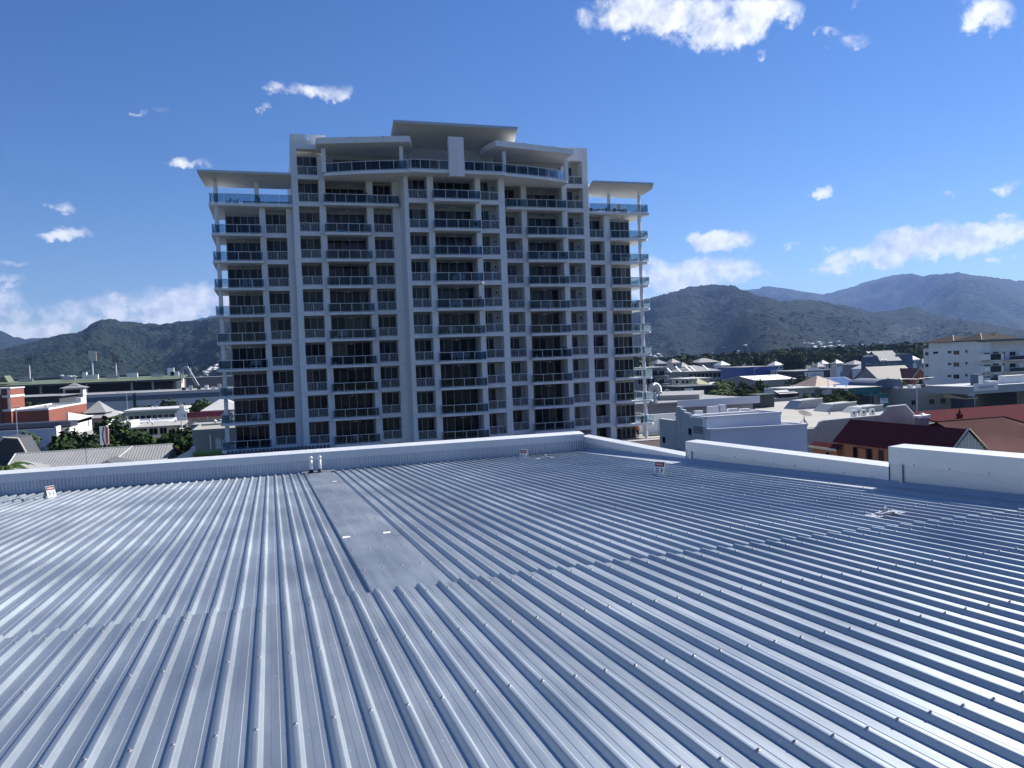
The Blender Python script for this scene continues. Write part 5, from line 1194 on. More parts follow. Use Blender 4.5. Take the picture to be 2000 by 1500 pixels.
for (px0, px1, py, Y, dz) in ((1552, 1610, 784, 140, 2.6), (1612, 1676, 791, 130, 2.4), (1668, 1728, 797, 124, 2.0)):
    A = atY(px0, py, Y); B_ = atY(px1, py-6, Y); q = MB(); q.ext([(A.x, zt-.1), (B_.x, zt-.1), (B_.x-.5, B_.z), (A.x+2, A.z)], 'y', Y, Y+4); obj('roof_monitor', q, greyw, t, wld=True)
    q = MB(); q.tube([(A.x+2, Y-.05, A.z+.05), (B_.x-.5, Y-.05, B_.z+.05)], .16, 6); obj('monitor_capping', q, roofpale, t, wld=True)
for i, px in enumerate((1665, 1684, 1701)):
    A = atY(px, 811, 112); acunit(A.x, 112, zt-.05, .25, 'twin-fan air conditioner on the beige hall roof', 1.25, 1.75, 2, 'twin-fan air conditioners on the beige hall')
# satellite dish
A = atY(1571, 833, 110); t = thing('satellite_dish', 'white mesh satellite dish on a tripod on the pale flat roof', 'satellite dish', (A.x, 110, zt-.05)); q = MB()
obj('mast', MB().cyl((0, 0, 0), (0, 0, 1.5), .07, n=8), darkwall, t)
for a in (0.3, 2.4, 4.5): obj('leg', MB().cyl((1.1*math.cos(a), 1.1*math.sin(a), 0), (0, 0, 1.0), .05, n=6), darkwall, t)
ds = link('dish', MB().lathe([(1.15, .32), (.9, .19), (.6, .085), (.3, .02), (0, 0), (0, -.03), (.3, -.01), (.6, .05), (.9, .155), (1.15, .29)], 20).mesh('dish', whitep, True), t, (.1, 0, 1.75)); ds.rotation_euler = (R(-8), R(28), 0)
q = MB()
for a in (0.2, 2.3, 4.4): q.tube([(1.0*math.cos(a), 1.0*math.sin(a), .26), (0, 0, 1.05)], .02)
q.cyl((0, 0, 1.0), (0, 0, 1.2), .07, n=8); link('feed_arm', q.mesh('feed_arm', galv), ds)
# chapel with dark maroon roof
XR = atY(1650, 818, 95).x; far = atY(1650, 818, 95); near = atX(1890, 838, XR); zr_ = (far.z+near.z)/2; W_ = 3.3; hh = 3.0
t = thing('chapel', 'orange brick chapel with a steep dark maroon roof and white boarded gable', 'building', (XR, near.y, 0))
ln = far.y-near.y; ze = zr_-hh
T_ = lambda name, mb, m_: obj(name, mb, m_, t)
q = MB(); q.ext([(-W_, ze), (0, zr_), (W_, ze), (W_, ze-.15), (0, zr_-.15), (-W_, ze-.15)], 'y', -.3, ln-1.2); T_('roof', q, maroon)
q = MB(); q.add([(-W_, ln-1.2, ze), (0, ln-1.2, zr_), (W_, ln-1.2, ze), (0, ln+.2, ze+.1)], [(0, 1, 3), (1, 2, 3), (0, 3, 2)]); T_('roof_hip', q, maroon)
q = MB(); q.box(-W_+.35, W_-.35, 0, ln-1.5, 0, ze-.05); T_('wall', q, brick_o)
q = MB(); q.ext([(-W_+.3, ze-.1), (W_-.3, ze-.1), (0, zr_-.2)], 'y', -.05, .12); g_ = T_('gable', q, cream)
for i in range(11):
    x = -W_+.6+i*(2*W_-1.2)/10; h = (zr_-.3-ze)*(1-abs(x)/(W_-.3)); obj('gable_board', MB().box(x-.09, x+.09, -.10, -.05, ze, ze+h), whitep, g_)
q = MB(); q.tube([(-W_-.05, -.15, ze-.1), (0, -.15, zr_+.05), (W_+.05, -.15, ze-.1)], .13, 6); T_('bargeboard', q, cream)
for i, px in enumerate((1671, 1699, 1721, 1745)):
    a = atX(px, 880, XR-W_+.35); y = a.y-near.y; fr = T_('window', MB().box(-W_+.26, -W_+.35, y-.45, y+.45, ze-3.0, ze-.45), timber); obj('pane', MB().box(-W_+.24, -W_+.26, y-.34, y+.34, ze-2.85, ze-.6), glassA, fr)
q = MB(); q.tube([(-W_+.2, ln-6.2, ze-.5), (-W_+.2, ln-7.6, ze-.5), (-W_+.2, ln-7.6, 0)], .10, 6); T_('downpipe', q, rusty)
q = MB(); q.prism([(-W_-.9, ln-3), (-W_+.35, ln-3), (-W_+.35, ln+3), (-W_-.9, ln+3)], [ze-1.1, ze-.55, ze-.55, ze-1.1], [ze-1.0, ze-.4, ze-.4, ze-1.0]); T_('lean_to_roof', q, maroon); T_('lean_to_wall', MB().box(-W_-.5, -W_+.3, ln-2.6, ln+2.6, 0, ze-1.1), brick_o); T_('lean_to_fascia', MB().box(-W_-.95, -W_-.9, ln-3, ln+3, ze-1.3, ze-.95), cream)
fr = T_('window', MB().box(-W_-.56, -W_-.5, ln-1.2, ln-.3, ze-2.9, ze-1.5), greyw); obj('pane', MB().box(-W_-.58, -W_-.56, ln-1.1, ln-.4, ze-2.8, ze-1.6), glassA, fr)
# second chapel range with the red roof and ventilator
r0_ = atY(1888, 819.5, 93); r1_ = atY(1959, 814, 93); t = thing('church_hall', 'church hall with a brownish-red ribbed roof and maroon ridge ventilator', 'building', (r0_.x, 81, 0)); zr2 = r0_.z
LX = r1_.x-r0_.x; ze2 = zr2-5.2; T_ = lambda name, mb, m_: obj(name, mb, m_, t)
q = MB(); q.add([(-6, 12, zr2), (LX, 12, zr2), (LX+9, -.5, ze2), (-1.5, -.5, ze2), (-6, 3, ze2+1.5)], [(0, 4, 3, 2, 1)]); T_('roof_front', q, maroon2)  # front slope in a lighter red than the side and back
q = MB(); q.add([(LX, 12, zr2), (LX+9, -.5, ze2), (LX+9, 24, ze2)], [(0, 1, 2)]); q.add([(-6, 12, zr2), (LX, 12, zr2), (LX+9, 24, ze2), (-6, 24, ze2)], [(0, 1, 2, 3)]); T_('roof_side', q, maroon)
q = MB(); n = 46
for i in range(n):
    x = -5.6+i*(LX+5.4)/n; xe = x+((LX+9) if 0 else 0)
    q.add([(x, 12, zr2+.05), (x+.09, 12, zr2+.05), (x+.09+4.2*(i/n), -.4, ze2+.07), (x+4.2*(i/n), -.4, ze2+.07)], [(0, 3, 2, 1)])
stuff(T_('roof_ribs', q, maroon2)); q = MB(); q.tube([(-6, 12, zr2+.06), (LX, 12, zr2+.06)], .16, 6); q.tube([(LX, 12, zr2+.05), (LX+9, -.5, ze2+.05)], .13, 6); T_('ridge_capping', q, maroon2)
T_('wall', MB().box(-1, LX+8.2, 0, 23.5, 0, ze2-.02), brick_o)
A = atY(1872, 823, 100); B_ = A.x-r0_.x; zb = atY(1872, 828, 100).z; k = 100/FPX
v = T_('ventilator', MB().box(B_-12*k, B_+12*k, 18, 18+24*k, zb-1.5, zb+9*k), maroon)
q = MB(); q.hip(B_-12*k, B_+12*k, 18, 18+24*k, zb+9*k, 9*k, .15, frac=.95); obj('ventilator_skirt', q, maroon, v); obj('ventilator_neck', MB().box(B_-5*k, B_+4*k, 18+6*k, 18+16*k, zb+13*k, zb+24*k), maroon, v)
q = MB(); q.lathe([(10*k, 0), (9*k, .1), (4*k, 5*k), (1.2*k, 11*k), (.5*k, 22*k), (0, 23*k)], 8, c=(B_, 18+11*k, zb+23*k)); obj('ventilator_spire', q, maroon, v)
a = atY(1815, 806, 112); c_ = atY(1905, 812, 112); t = thing('maroon_roofed_hall', 'low hall with a dark maroon roof behind the ridge ventilator', 'building', (a.x, 112, 0)); obj('roof', MB().prism([(-1, -6), (c_.x-a.x+26, -6), (c_.x-a.x+26, 4), (-1, 4)], [a.z-2.4, a.z-2.4, a.z-.3, a.z-.3], [a.z-2.2, a.z-2.2, a.z, a.z]), maroon, t); obj('wall', MB().box(0, c_.x-a.x+24, -5, 4, 0, a.z-2.4), beige, t)
A = atY(1797, 818, 103); t = thing('roof_ventilator', 'pale hooded roof ventilator box beside the beige curved parapet', 'vent', (A.x, 103, 0)); k = 103/FPX
obj('base', MB().prism([(-2*k, 0), (27*k, 0), (24*k, 1.2), (1*k, 1.2)], 0, A.z+1*k), mauve, t); obj('hood', MB().prism([(-2*k, -.2), (31*k, -.2), (31*k, 1.4), (-2*k, 1.4)], A.z+1*k, [A.z+7*k, A.z+9*k, A.z+9*k, A.z+7*k]), whitep, t); q = MB(); q.hip(10*k, 22*k, 0, 1.2, A.z+8*k, 6*k, .1); obj('cap', q, whitep, t)
# green-signed grey building
b = Bld('grey_office', 'long light grey building with a green sign panel and small dark windows', 1688, 1890, 764, 165, 26, greyw, rot=-7); b.flat(concrete, ph=.4)
for x0, x1, y0, y1 in ((1780, 1788, 782, 791), (1815, 1824, 780, 789), (1837, 1846, 778.5, 788)): b.wpx(x0, x1, y0, y1, 2, glassA)
for px in (1832, 1700, 1850): b.part('joint_strip', MB().box(b.u(px), b.u(px)+.06, -.02, 0, 0, b.h-.5), shedgrey)
s_ = b.part('sign_panel', MB().box(b.u(1716, 780), b.u(1735, 780), -.15, 0, b.z(1716, 795), b.z(1716, 769)), green_s); q = MB().box(b.u(1718, 780), b.u(1734, 780), -.18, -.15, b.z(1718, 788), b.z(1718, 777.5)); obj('sign_plate', q, white_s, s_)
text('FKG', 1.15, green_s, 'lettering', s_, ((b.u(1718)+b.u(1734))/2, -.2, b.z(1726, 780)), (math.pi/2, 0, 0))
for px in (1763, 1790, 1806, 1815, 1822, 1833): u_ = b.u(px, 760); b.part('roof_vent', MB().box(u_-.5, u_+.5, 2, 3, b.h-.2, b.h+rnd.uniform(.4, .9)), rnd.choice([galv, whitep, darkwall]))
m = MB(); a_ = b.u(1745, 750); w_ = b.u(1803, 748)-a_; pr = []
for i in range(9): th = math.pi*i/8; pr.append((a_+w_/2-w_/2*math.cos(th), b.h+2.2*math.sin(th)**.6+.3))
m.ext([(a_, b.h-.3)]+pr+[(a_+w_, b.h-.3)], 'y', 8, 20); b.part('barrel_roof', m, slate)
b2 = Bld('green_fronted_shop', 'low shop with a deep green fascia and white FKG signs', 1592, 1706, 760, 172, 14, darkwall); b2.body(h=b2.h-.4); b2.part('roof', MB().box(-.5, b2.w+.5, -2.5, 14, b2.h-.4, b2.h-.1), roofpale)
f_ = b2.part('fascia', MB().box(0, b2.w, -2.6, -2.35, b2.z(1600, 773), b2.h-.1), green_s); obj('sign_plate', MB().box(b2.u(1619), b2.u(1642), -2.72, -2.6, b2.z(1620, 770), b2.z(1620, 762)), white_s, f_)
text('FKG', 1.05, shedband, 'lettering', f_, (b2.u(1628), -2.74, b2.z(1628, 766)), (math.pi/2, 0, 0)); obj('sign_plate', MB().box(b2.u(1592), b2.u(1610), -2.72, -2.6, b2.z(1600, 770), b2.z(1600, 761)), greyw, f_)
m = MB(); m.ext([(-2.9, b2.z(1660, 774)), (-2.4, b2.z(1660, 769)), (-2.4, b2.z(1660, 774))], 'x', b2.w*.45, b2.w); b2.part('awning_roll', m, mat('teal_awning', (.03, .16, .16), .5))
for i in range(5): b2.win(1+i*b2.w/5, .4, b2.w/5-.6, 3, gl=glassA)
b = Bld('grey_cottage', 'low grey house with three dark windows beside the green-fronted shop', 1510, 1590, 760, 176, 10, greyw); b.slab(roofpale, 1.0, .25)
for x0, x1 in ((1552, 1560), (1569, 1577), (1585, 1590)): b.wpx(x0, x1, 768, 774, 2, glassA)
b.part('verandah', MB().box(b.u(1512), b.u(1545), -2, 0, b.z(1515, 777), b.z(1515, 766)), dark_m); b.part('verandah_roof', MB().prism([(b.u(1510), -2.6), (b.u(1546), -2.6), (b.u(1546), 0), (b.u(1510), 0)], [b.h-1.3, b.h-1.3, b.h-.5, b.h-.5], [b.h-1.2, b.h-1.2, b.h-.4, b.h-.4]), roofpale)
b = Bld('white_kiosk', 'small pale block with a round wall vent beside the grey house', 1492, 1510, 760, 178, 8, bluewhite); b.flat(ph=.2)
# roofs behind
b = Bld('rusty_roofed_house', 'house with a rusty brown metal roof behind the green-fronted shop', 1545, 1650, 760, 205, 20, mauve); b.hip(rust_m, 3.6, .6)
b = Bld('solar_roof_building', 'low building with a sloping roof of blue solar panels', 1605, 1690, 757, 200, 16, mauve); b.body(h=b.h-.6)
for i in range(8):
    for j in range(3):
        y0, y1 = j*5.3, j*5.3+5.1; f0_ = lambda y: b.h-.5+y*.17; b.part('solar_panel', MB().prism([(i*b.w/8+.06+y0*.35, y0), ((i+1)*b.w/8-.06+y0*.35, y0), ((i+1)*b.w/8-.06+y1*.35, y1), (i*b.w/8+.06+y1*.35, y1)], [f0_(y0), f0_(y0), f0_(y1), f0_(y1)], [f0_(y0)+.08, f0_(y0)+.08, f0_(y1)+.08, f0_(y1)+.08]), solar_m)
b.part('roof', MB().prism([(-.6, -.5), (b.w+.6, -.5), (b.w+6.4, 16.5), (5.0, 16.5)], [b.h-.75, b.h-.75, b.h+2.2, b.h+2.2], [b.h-.62, b.h-.62, b.h+2.3, b.h+2.3]), roofgrey)
b = Bld('brown_roofed_hall', 'large brown-roofed hall with a brick gable and arched window', 1662, 1800, 752, 240, 26, mauve); b.gable(mat('brown_roofing', (.13, .125, .12), .7, var=.1), 6.3, .5)
A = b.u(1768, 745); w_ = b.u(1803, 745)-A; g_ = MB(); g_.ext([(A, b.h-2), (A+w_, b.h-2), (A+w_, b.h+1.0), (A+w_/2, b.h+5.2), (A, b.h+1.0)], 'y', -3, 10); b.part('brick_gable', g_, brick_r)
m = MB(); m.tube([(A+w_/2-1.3*math.cos(math.pi*i/8), -3.1, b.h-.5+1.9*math.sin(math.pi*i/8)) for i in range(9)], .22, 6); b.part('arch_trim', m, cream); b.part('arch_window', MB().lathe([(0, 0), (1.15, 0)], 4) if 0 else MB().prism([(A+w_/2-1.1, -3.08), (A+w_/2+1.1, -3.08), (A+w_/2+1.1, -3.0), (A+w_/2-1.1, -3.0)], b.h-2, b.h+.6), glassA)
m = MB(); m.tube([(A-.4, -3.1, b.h+.7), (A+w_/2, -3.1, b.h+5.4), (A+w_+.4, -3.1, b.h+.7)], .2, 6); b.part('bargeboard', m, greyw)
b = Bld('brick_peak_house', 'small house with a steep red brick gable peak', 1640, 1664, 745, 225, 8, brick_r); b.gable(roofgrey, 3.5, .4, 'y')
# glass-fronted office with sign on the roof
b = Bld('glass_office', 'dark mirror-glass office under a broad grey fascia with a roof sign', 1904, 2080, 769, 150, 18, darkwall); b.body(h=b.h-.1)
b.part('fascia', MB().box(b.u(1884, 760), b.w, -1.2, b.D, b.h, b.z(1950, 751)), greyw)
for i in range(13):
    for j in range(3): b.part('glass_pane', MB().box(i*b.w/13+.05, (i+1)*b.w/13-.05, -.06, -.01, b.h-.2-(j+1)*1.75, b.h-.25-j*1.75), mat('mirror_glass', (.02, .024, .026), .02, spec=1.0))
s_ = b.part('sign_panel', MB().box(b.u(1893, 757), b.u(1939, 757), -1.45, -1.2, b.z(1895, 764), b.z(1895, 749.5)), white_s)
text('centacare', 1.25, mat('grey_brown_print', (.12, .11, .10), .6), 'lettering', s_, (b.u(1916, 755), -1.47, b.z(1915, 755)), (math.pi/2, 0, 0)); obj('print_line', MB().box(b.u(1900, 760), b.u(1932, 760), -1.47, -1.45, b.z(1915, 761.2), b.z(1915, 760.4)), greyw, s_)
zf = b.z(1950, 751); b.part('lift_box', MB().box(b.u(1922), b.u(1936), 2, 4, zf, b.z(1925, 731)), slate); b.part('lift_panel', MB().box(b.u(1924.5), b.u(1934), 1.95, 2, zf+.4, b.z(1925, 733.5)), white_s); b.part('plant_cabinet', MB().box(b.u(1977), b.u(2020), 2, 4, zf, b.z(1980, 734)), whitep); b.part('plant_cabinet', MB().box(b.u(1938), b.u(1958), 1, 3, zf, zf+.9), bluewhite)
b = Bld('cream_canopy_wing', 'navy-walled wing with a cream sloping roof beside the glass office', 1857, 1903, 781, 152, 10, navy); b.body(); b.part('roof', MB().prism([(-.5, -1), (b.w, -1), (b.w, 8), (2, 8)], b.h, [b.h+.15, b.h+.3, b.h+1.2, b.h+1.2]), cream); b.part('base_band', MB().box(-.1, b.w, -.1, 0, 0, b.z(1870, 803)), whitep)
# white apartment block
b = Bld('white_apartments', 'white four-storey apartment block with brown pyramid roofs and corner balconies', 1916, 2075, 666, 190, 22, whitep, fit=False); hb = b.h
far_y = atX(1803, 700, b.A.x).y-b.Y; step_y = atX(1814, 680, b.A.x).y-b.Y; b.D = far_y
b.part('wall', MB().box(0, b.w, 1.6, step_y, 0, hb), whitep); b.part('corner_wall', MB().box(0, 4.2, 0, 1.6, 0, hb-.4), whitep); b.part('lower_wall', MB().box(.15, b.w, step_y, far_y, 0, atX(1804, 681, b.A.x).z), whitep)
for row, py in enumerate((689, 712, 735.5)):
    for x0, x1, dy0, dy1 in ((1851.5, 1858, -3.2, 1.0), (1863, 1873.5, -3.5, 4.0), (1886, 1889.5, -4.0, .8)): b.wl(x0, x1, py+dy0-(x0-1850)*.03, py+dy1-(x0-1850)*.03, 1 if x0 > 1880 else 2, glassA)
    b.wl(1807.5, 1813, py-1, py+5, 1, glassD)
b.wl(1823, 1832, 687, 691, 2, glassA); b.wl(1874.5, 1878, 750, 756, 1, glassA)
brt = mat('brown_tile_roofing', (.062, .054, .05), .9, spec=.03, var=.15)
for px0, px1, pyE, pyT in ((1806, 1866, 667.5, 656), (1866, 1921, 664, 653.5)):
    y1, y0 = atX(px0, pyE, b.A.x).y-b.Y, atX(px1, pyE, b.A.x).y-b.Y; z_ = atX(px1, pyE, b.A.x).z; rr = b.part('roof', MB().hip(-.8, (y1-y0)*1.0, y0, y1, z_, 2.3, .3), brt)
    obj('ridge_capping', MB().tube([(-.9, y0-.2, z_+.03), ((y1-y0)*.5-.4, (y0+y1)/2, z_+2.33)], .12, 5), greyw, rr)
a_ = b.u(1944, 662); b.part('roof', MB().hip(a_, a_+9.5, -.4, 9, b.z(1944, 663), 2.3, .3), brt)
w2 = b.w; z2 = b.z(1925, 663.5)
b.part('front_roof', MB().box(1.5, w2, -1.5, 12, z2-.35, z2+.1), roofgrey); b.part('front_gutter', MB().box(1.5, w2, -1.7, -1.5, z2-.6, z2-.1), roofdark)
for py in (704, 727.5, 750):
    zf = b.z(1916, py-10.5); z_ = b.z(1916, py)
    b.part('balcony_wall', MB().box(-2.0, b.u(1926, py), -1.6, -1.4, z_-.3, zf+.25), whitep); b.part('balcony_wall', MB().box(-2.0, -1.8, -1.4, 2.4, z_-.3, zf+.25), whitep); b.part('balcony_slab', MB().box(-1.8, b.u(1952), -1.6, 1.6, z_-.35, z_-.05), whitep); b.part('balcony_wall', MB().box(b.u(1948), b.u(1953), -1.6, 1.6, z_-.3, zf+.3), whitep)
    b.part('balcony_rail', MB().box(b.u(1926.5), b.u(1947.5), -1.5, -1.45, z_, zf+.15), dark_m)
    for x0, x1, h in ((1923, 1934, 2.1), (1949, 1959, 1.4), (1967, 1971, 2.2), (1981, 1992, 1.2)): o = b.win(b.u(x0, py), z_+(.2 if h > 2 else 1.1), b.u(x1, py)-b.u(x0, py), h, gl=glassA, n=2); o.location.y = -.01 if x0 < 1930 else 1.59
    b.part('balcony_slab', MB().box(b.u(1966), w2, -1.2, 1.6, z_-.5, z_-.2), whitep); b.part('balcony_rail', MB().box(b.u(1967), w2, -1.1, -1.05, z_-.2, z_+.9), dark_m); b.part('condenser', MB().box(b.u(1991), b.u(1998), -.2, .5, z_+1.2, z_+2.2), white_s)
# further roofs
b = Bld('slate_blue_block', 'slate-blue three-storey block with a pale roof and arched dormer', 1688, 1758, 705, 310, 26, slate); b.gable(roofgrey, 4.6, .6)
for py in (709, 716):
    for i in range(5): px = 1692+i*13; b.part('awning', MB().prism([(b.u(px), -1.0), (b.u(px+9), -1.0), (b.u(px+9), 0), (b.u(px), 0)], [b.z(px, py+3)]*4, [b.z(px, py+2.6), b.z(px, py+2.6), b.z(px, py), b.z(px, py)]), greyw); b.win(b.u(px+1), b.z(px, py+6), 1.6, 1.0)
m = MB(); a_ = b.u(1700); w_ = b.u(1716)-a_; m.ext([(a_, 0), (a_+w_, 0), (a_+w_, b.h), (a_+w_*.85, b.h+1.9), (a_+w_*.5, b.h+2.8), (a_+w_*.15, b.h+1.9), (a_, b.h)], 'y', -.8, 6); b.part('arched_dormer', m, slate)
m = MB(); 
for px in (1722, 1728): a_ = b.u(px, 700); m.prism([(a_, -.5), (a_+.9, -.5), (a_+2.4, 12), (a_+1.5, 12)], [b.h+.05, b.h+.05, b.h+4.35, b.h+4.35], [b.h+.15, b.h+.15, b.h+4.5, b.h+4.5])
b.part('roof_light', m, whitep); b.part('side_wall', MB().box(b.w, b.u(1790), 2, 24, 0, b.h+2.6), slate)
b = Bld('showroom', 'dark car showroom with a white sign board and grey fascia', 1506, 1622, 727, 330, 20, darkwall); b.slab(roofgrey, .3, .5); b.part('red_band', MB().box(b.u(1512), b.u(1570), -.2, 0, b.z(1530, 738), b.z(1530, 733)), mat('dark_red_band', (.12, .02, .03), .6))
s_ = b.part('sign_panel', MB().box(b.u(1570.5), b.u(1608), -.5, -.2, b.z(1590, 737), b.z(1590, 726)), white_s); text('SUZUKI', 1.45, mat('deep_blue_print', (.02, .03, .14), .5), 'lettering', s_, (b.u(1591.5), -.52, b.z(1591, 732)), (math.pi/2, 0, 0), sx=1.15)
u_, z_ = b.u(1576.5), b.z(1576, 732); m = MB(); m.add([(u_-.5, -.52, z_+.3), (u_, -.52, z_+.85), (u_+.5, -.52, z_+.4), (u_+.1, -.52, z_+.1), (u_+.5, -.52, z_-.3), (u_, -.52, z_-.85), (u_-.5, -.52, z_-.4), (u_-.1, -.52, z_-.1)], [(0, 1, 2, 3, 4, 5, 6, 7)]); obj('emblem', m, red_p, s_)
b.part('roof_sign', MB().box(b.u(1589), b.u(1611), 4, 4.3, b.h, b.z(1600, 718)), bluewhite)
for px in (1502, 1506.5, 1512): b.part('flag_post', MB().box(b.u(px), b.u(px+2), -2, -1.7, 0, b.z(px, 723)), galv)
b = Bld('blue_shed', 'long strong-blue shed wall beyond the showroom', 1402, 1517, 719.5, 350, 30, bluew); b.slab(roofgrey, .2, .3)
b = Bld('grey_flats', 'two-storey flats under a long grey hip roof with pale ridge lines', 1306, 1404, 728, 265, 14, mauve); b.hip(roofgrey, 2.4, .8)
for i, px in enumerate((1312, 1331, 1350, 1359, 1385)): a_ = b.u(px, 722); b.part('roof_light', MB().prism([(a_-.9, -.75), (a_-.3, -.75), (a_+1.2, 6.0), (a_+.6, 6.0)], [b.h+.08, b.h+.08, b.h+2.2, b.h+2.2], [b.h+.16, b.h+.16, b.h+2.3, b.h+2.3]), whitep)
for i in range(8): b.win(1+i*b.w/8, b.h-2.6, 1.5, 1.8, gl=glassA); b.win(1+i*b.w/8, b.h-5.6, 1.5, 1.8, gl=glassA)
b = Bld('balcony_flats', 'grey three-storey flats with glass balconies behind the tower column', 1236, 1302, 719, 205, 16, mat('mid_grey_paint', (.19, .21, .225), .8)); b.slab(roofpale, .8, .35)
for py in (723, 739):
    for i in range(4): px = 1246+i*14; b.win(b.u(px, py), b.z(px, py+11), 1.5, 1.5, gl=glassA, n=2)
    b.part('balcony_slab', MB().box(0, b.w+.3, -1.4, 0, b.z(1270, py+12.2), b.z(1270, py+11.6)), whitep); b.part('balcony_glass', MB().box(0, b.w+.2, -1.35, -1.3, b.z(1270, py+11.5), b.z(1270, py+6)), rail_glass)
b = Bld('cream_house', 'long cream cottage with a white roof and four small windows', 1312, 1385, 741, 222, 12, cream); b.slab(roofpale, .9, .3)
for px in (1320, 1332, 1340, 1347): b.wpx(px, px+4.5, 743.5, 748.5, 1, glassA)
b = Bld('straw_roofed_pavilion', 'pavilion with a straw-green hip roof behind the navy wall', 1340, 1386, 755, 195, 10, tan); b.hip(olive, 2.2, .6)
b = Bld('navy_wall_building', 'low navy-walled building with a white sign patch', 1288, 1402, 757.5, 182, 12, navy); b.slab(roofdark, .2, .3); b.part('sign_panel', MB().box(b.u(1336), b.u(1353), -.1, 0, b.z(1340, 763.5), b.z(1340, 758.5)), white_s); m = MB(); m.lathe([(1.0, 0), (1.0, .12), (.62, .12), (.62, 0), (1.0, 0)], 16); o = b.part('ring_mark', m, whitep); o.location = (b.u(1302), -.05, b.z(1302, 767)); o.rotation_euler = (math.pi/2, 0, 0)
b = Bld('white_roof_market', 'wide low building with bright white sloping roofs', 1416, 1552, 746, 275, 24, mauve); b.gable(whitep, 1.6, .6)
b = Bld('long_grey_roof_shed', 'low shed with a long grey roof in front of the white roofed market', 1340, 1420, 757, 230, 12, mauve); b.gable(roofpale, 1.2, .5)
b = Bld('green_roof_shelter', 'dark green roofed shelter beside the warehouse', 1462, 1512, 772, 150, 10, darkwall); b.slab(mat('bottle_green_roofing', (.02, .06, .04), .6), .4, .3)
b = Bld('block_wall_yard', 'grey blockwork yard wall behind the pale flat roof', 1470, 1560, 781, 172, 6, concrete); b.flat(ph=.2)
for i, (px, py, w, Y, kind) in enumerate(((1268, 706, 34, 420, 0), (1300, 704, 28, 430, 1), (1345, 704, 60, 440, 0), (1395, 709, 30, 400, 2), (1320, 712, 26, 380, 1), (1500, 709, 30, 420, 2), (1596, 706, 22, 430, 2), (1622, 705, 24, 440, 2), (1645, 708, 50, 400, 0), (1665, 716, 40, 360, 2), (1585, 712, 26, 380, 1), (1450, 709, 26, 430, 1), (1700, 690, 20, 520, 0), (1765, 698, 30, 380, 2), (1790, 705, 24, 360, 0))):
    b = Bld('suburban_house', ('far house with a grey hip roof among the trees', 'far house with a pale tan hip roof among the trees', 'far house with a bright white hip roof among the trees')[kind], px, px+w, py+5, Y, 12, (mauve, cream, bluewhite)[kind], group=('far grey-roofed houses', 'far tan-roofed houses', 'far white-roofed houses')[kind], cat='house')
    b.hip((roofgrey, beige, whitep)[kind], 2.6, .6)
    for k in range(2): b.win(b.w*(.2+.4*k), b.h-2.2, 1.2, 1.2)
for px, pyT, Y, two, lab in ((1790, 740, 135, True, 'tall street light with two long arms before the grey office'), (1925, 722, 185, False, 'slim light pole before the white apartments'), (1473, 720, 210, False, 'slim light pole beside the dark upright tree'), (1494, 735, 190, False, 'slim light pole by the small pale block'), (1617, 742, 150, False, 'slim light pole before the green-fronted shop'), (1624, 715, 240, False, 'slim light pole beside the brick peak house'), (1280, 742, 190, False, 'slim light pole before the balcony flats'), (1650, 702, 330, False, 'slim light pole behind the showroom')):
    lamp(px, 0, pyT, Y, lab, 5.0 if two else 1.4, two)

wv = MB(); wv.cyl((0, 0, 0), (0, 0, .25), .13, n=8); wv.lathe([(.14, .25), (.22, .34), (.22, .44), (.14, .54), (0, .56)], 10); wvm = wv.mesh('roof_vent', galv)
for o in [o for o in col.objects if o.name.startswith('roof') and o.parent and o.type == 'MESH' and o.data.name.startswith('roof') and not o.data.name.startswith(('roof_sheet', 'roof_screw', 'roof_rib')) and o.parent.get('category') == 'building']:
    xs = [v.co.x for v in o.data.vertices]; ysv = [v.co.y for v in o.data.vertices]; zt_ = max(v.co.z for v in o.data.vertices); zb_ = min(v.co.z for v in o.data.vertices)
    if zt_-zb_ > .6 or max(xs)-min(xs) < 6 or o.parent.name.startswith(('apartment', 'shop_building', 'stepped')): continue
    for k in range(3):
        r_ = random.Random(len(xs)+k*7+int(xs[0]*10)); link('roof_vent', wvm, o.parent, (min(xs)+(max(xs)-min(xs))*r_.uniform(.1, .9), min(ysv)+(max(ysv)-min(ysv))*r_.uniform(.2, .8), zt_-.02))
# ------------------------------------------------------------------ trees
def crown_mesh(name, seed, n, leaf, mats, clumps=14, flat=.8, shape='round'):
    q = random.Random(seed); cs = []
    for i in range(clumps):
        while True:
            v = Vector((q.uniform(-1, 1), q.uniform(-1, 1), q.uniform(-1, 1)))
            if v.length < 1: break
        if shape == 'cone': k = (1-(v.z+1)/2)*.8+.2; v = Vector((v.x*.6*k, v.y*.6*k, v.z))
        else: v = v*.72
        cs.append((v, q.uniform(.28, .48)))
    m = MB(); vs = []; fs = []; mi = []
    for i in range(n):
        c, r_ = q.choice(cs); d = Vector((q.gauss(0, 1), q.gauss(0, 1), q.gauss(0, 1))).normalized(); p = c+d*r_*(q.random()**.33)
        p.z *= flat; nrm = (d+Vector((q.gauss(0, .6), q.gauss(0, .6), q.gauss(0, .6)+.4))).normalized(); a = nrm.orthogonal().normalized(); a.rotate(__import__('mathutils').Quaternion(nrm, q.uniform(0, 6.28))); b_ = nrm.cross(a); s = leaf*q.uniform(.6, 1.3)
        o = len(vs); vs += [p-a*s*.5, p+b_*s*.33, p+a*s*.5, p-b_*s*.33]; fs.append((o, o+1, o+2, o+3)); mi.append(0 if q.random() < .7 else 1)
    m.v = [tuple(v) for v in vs]; m.f = fs; m.m = mi
    return m.mesh(name, mats)
